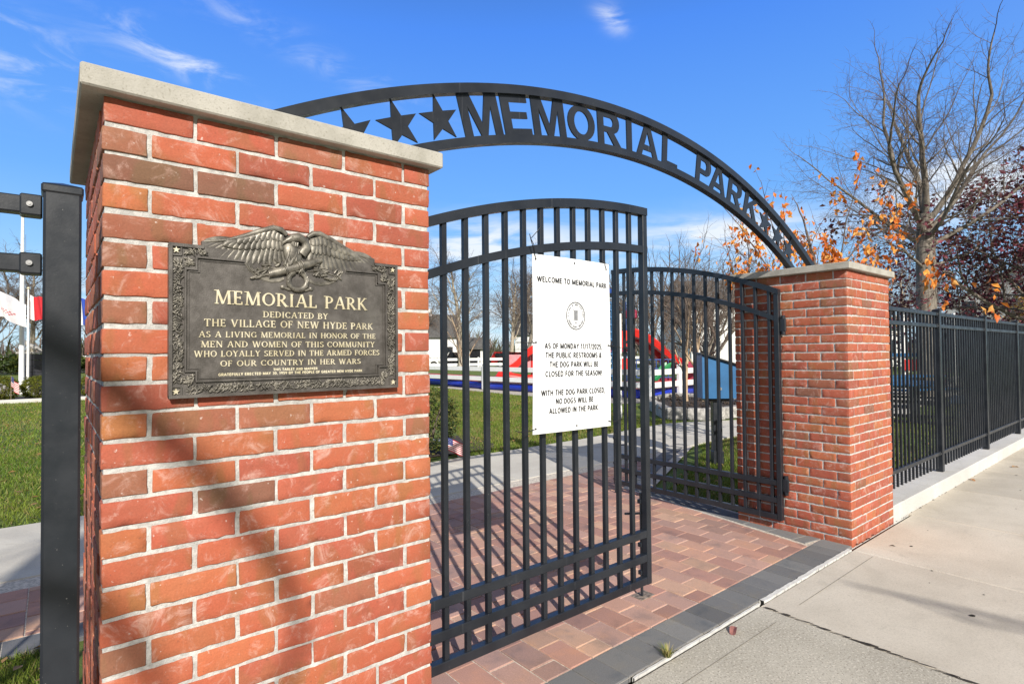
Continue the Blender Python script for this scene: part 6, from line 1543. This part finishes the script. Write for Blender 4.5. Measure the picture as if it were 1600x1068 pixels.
hedge((3, 67.5, 0), 22, 1.7, 1.4, 0, 'dark evergreen hedge row in front of the far white wall', [(0.03, 0.05, 0.015), (0.05, 0.075, 0.02), (0.09, 0.11, 0.02)], 7000, 0.45)
# far-off wood that closes the horizon: one mass of bare twigs
rng.seed(99); ws = MB()
for i in range(5200):
    a = R(rng.uniform(-8, 92)); dd = rng.uniform(84, 120); x, y = dd*math.sin(a), dd*math.cos(a)
    h = rng.uniform(3.0, 7.0)*(0.75+0.5*noise.noise(Vector((a*9, 0, 3)))); lean = Vector((rng.gauss(0, 0.22), rng.gauss(0, 0.22), 1))
    b0 = Vector((x, y, rng.uniform(0, h*0.45))); q = b0+lean*h*0.35; e = b0+lean*h*0.6+Vector((rng.gauss(0, 0.5), rng.gauss(0, 0.5), 0)); w = rng.uniform(0.03, 0.13)
    s_ = Vector((math.cos(a), -math.sin(a), 0)); k = rng.uniform(0.6, 1.2); c = tuple(v*k for v in rng.choice(((0.17, 0.13, 0.11), (0.21, 0.16, 0.13), (0.12, 0.10, 0.085), (0.10, 0.11, 0.05))))
    ws.add([tuple(b0-s_*w), tuple(b0+s_*w), tuple(q+s_*w*0.7), tuple(q-s_*w*0.7), tuple(e)], [(0, 1, 2, 3), (3, 2, 4)], col=c)
    for k_ in range(2):
        p = b0.lerp(q, rng.uniform(0.3, 1)); f = p+Vector((rng.gauss(0, 0.9), rng.gauss(0, 0.9), rng.uniform(0.5, 1.6))); ws.add([tuple(p-s_*w*0.5), tuple(p+s_*w*0.5), tuple(f)], [(0, 1, 2)], col=c)
tag(ws.build('distant_wood', M['leaf'], normals=False), 'brown leafless wood along the horizon', 'wood', kind='stuff')

# ------------------------------------------------------------------ street trees behind the viewer, whose limbs shade pillar and sidewalk
def street_tree(loc, label, trunk, limbs, seed):
    t = empty('street_tree', loc, label, 'tree', 'street trees on the verge', fix=False); rng.seed(seed); o = Vector(loc)
    w, tw_ = MB(), MB(); w.tube([Vector(p)-o for p in trunk], ([0.26, 0.23, 0.215, 0.20, 0.17, 0.12] if len(trunk) == 6 else [0.24, 0.17, 0.14, 0.11]), n=10, cap=False)
    for pts, r0, r1, k in limbs:
        pts = [Vector(p)-o for p in pts]; n = len(pts); w.tube(pts, [r0+(r1-r0)*i/(n-1) for i in range(n)], n=7, cap=False)
        for i in range(k):
            p = lerp3(pts, rng.uniform(0.3, 1)); d = Vector((rng.gauss(-0.5, 0.5), rng.gauss(0, 0.8), rng.gauss(0.0, 0.5))).normalized()
            tw_.tube([p, p+d*0.3, p+d*0.6+Vector((0, 0, 0.08))], [0.012, 0.008, 0.003], n=4, cap=False)
    w.build('trunk', M['bark'], t, normals=False); tw_.build('crown', M['twig'], t, normals=False)
def lerp3(pts, t):
    t *= len(pts)-1; i = min(int(t), len(pts)-2); return pts[i].lerp(pts[i+1], t-i)
street_tree((-4.7, -6.5, 0), 'bare street tree behind the viewer left of the gate', [(-4.7, -6.5, -0.1), (-4.7, -6.45, 2), (-4.66, -6.45, 4), (-4.66, -6.5, 5.2), (-4.62, -6.5, 6.8), (-4.60, -6.5, 8.2)],
    [([(-4.55, -6.3, 4.9), (-4.0, -6.2, 5.9), (-3.45, -6.1, 6.25), (-3.03, -6.1, 5.96), (-2.83, -6.1, 5.72), (-2.65, -6.1, 5.44), (-2.60, -6.1, 5.25), (-2.70, -6.1, 5.0)], 0.055, 0.014, 0),
     ([(-4.55, -6.3, 4.6), (-3.9, -6.2, 5.3), (-3.35, -6.1, 5.62), (-3.06, -6.1, 5.47), (-2.96, -6.1, 5.30), (-2.93, -6.1, 5.1)], 0.05, 0.018, 0),
     ([(-4.5, -6.3, 5.4), (-5.2, -5.6, 6.4), (-5.6, -4.6, 6.8), (-5.8, -3.6, 6.9)], 0.08, 0.02, 26), ([(-4.6, -6.4, 4.2), (-4.9, -5.4, 5.2), (-4.7, -4.2, 5.5), (-4.3, -3.2, 5.4)], 0.08, 0.02, 26),
     ([(-4.5, -6.3, 5.3), (-4.4, -5.2, 6.6), (-4.5, -4.2, 7.2)], 0.08, 0.02, 26), ([(-4.5, -6.3, 5.0), (-5.4, -7.2, 6.0), (-6.4, -7.6, 6.6)], 0.08, 0.02, 20),
     ([(-4.62, -6.5, 6.6), (-4.3, -6.2, 7.6), (-4.05, -6.0, 8.6), (-3.9, -5.9, 9.4)], 0.09, 0.03, 46), ([(-4.62, -6.5, 7.0), (-4.9, -6.9, 8.0), (-5.3, -7.2, 8.8)], 0.08, 0.03, 40), ([(-4.60, -6.5, 8.1), (-4.5, -6.6, 9.2), (-4.4, -6.6, 10.2)], 0.09, 0.03, 40),
     ([(-4.62, -6.5, 6.0), (-4.35, -7.0, 7.0), (-4.0, -7.3, 7.6), (-3.7, -7.5, 8.0)], 0.08, 0.03, 40)], 5)
street_tree((1.6, -11.2, 0), 'bare street tree behind the viewer opposite the gate', [(1.6, -11.2, -0.1), (1.6, -11.2, 2), (1.55, -11.1, 3.6), (1.4, -10.9, 4.8)],
    [([(1.4, -10.9, 4.7), (0.9, -9.6, 5.0), (0.52, -8.4, 5.05), (0.42, -7.4, 5.0), (0.36, -6.9, 4.97)], 0.04, 0.011, 2), ([(1.4, -10.9, 4.5), (1.1, -9.8, 4.7), (0.80, -8.6, 4.8), (0.62, -7.6, 4.75), (0.50, -7.0, 4.7)], 0.035, 0.010, 2),
     ([(1.4, -10.9, 4.8), (2.2, -11.4, 5.6), (3.2, -11.9, 6.0)], 0.06, 0.02, 10), ([(1.4, -10.9, 4.8), (1.2, -11.8, 5.9), (1.0, -12.8, 6.6)], 0.06, 0.02, 10)], 6)
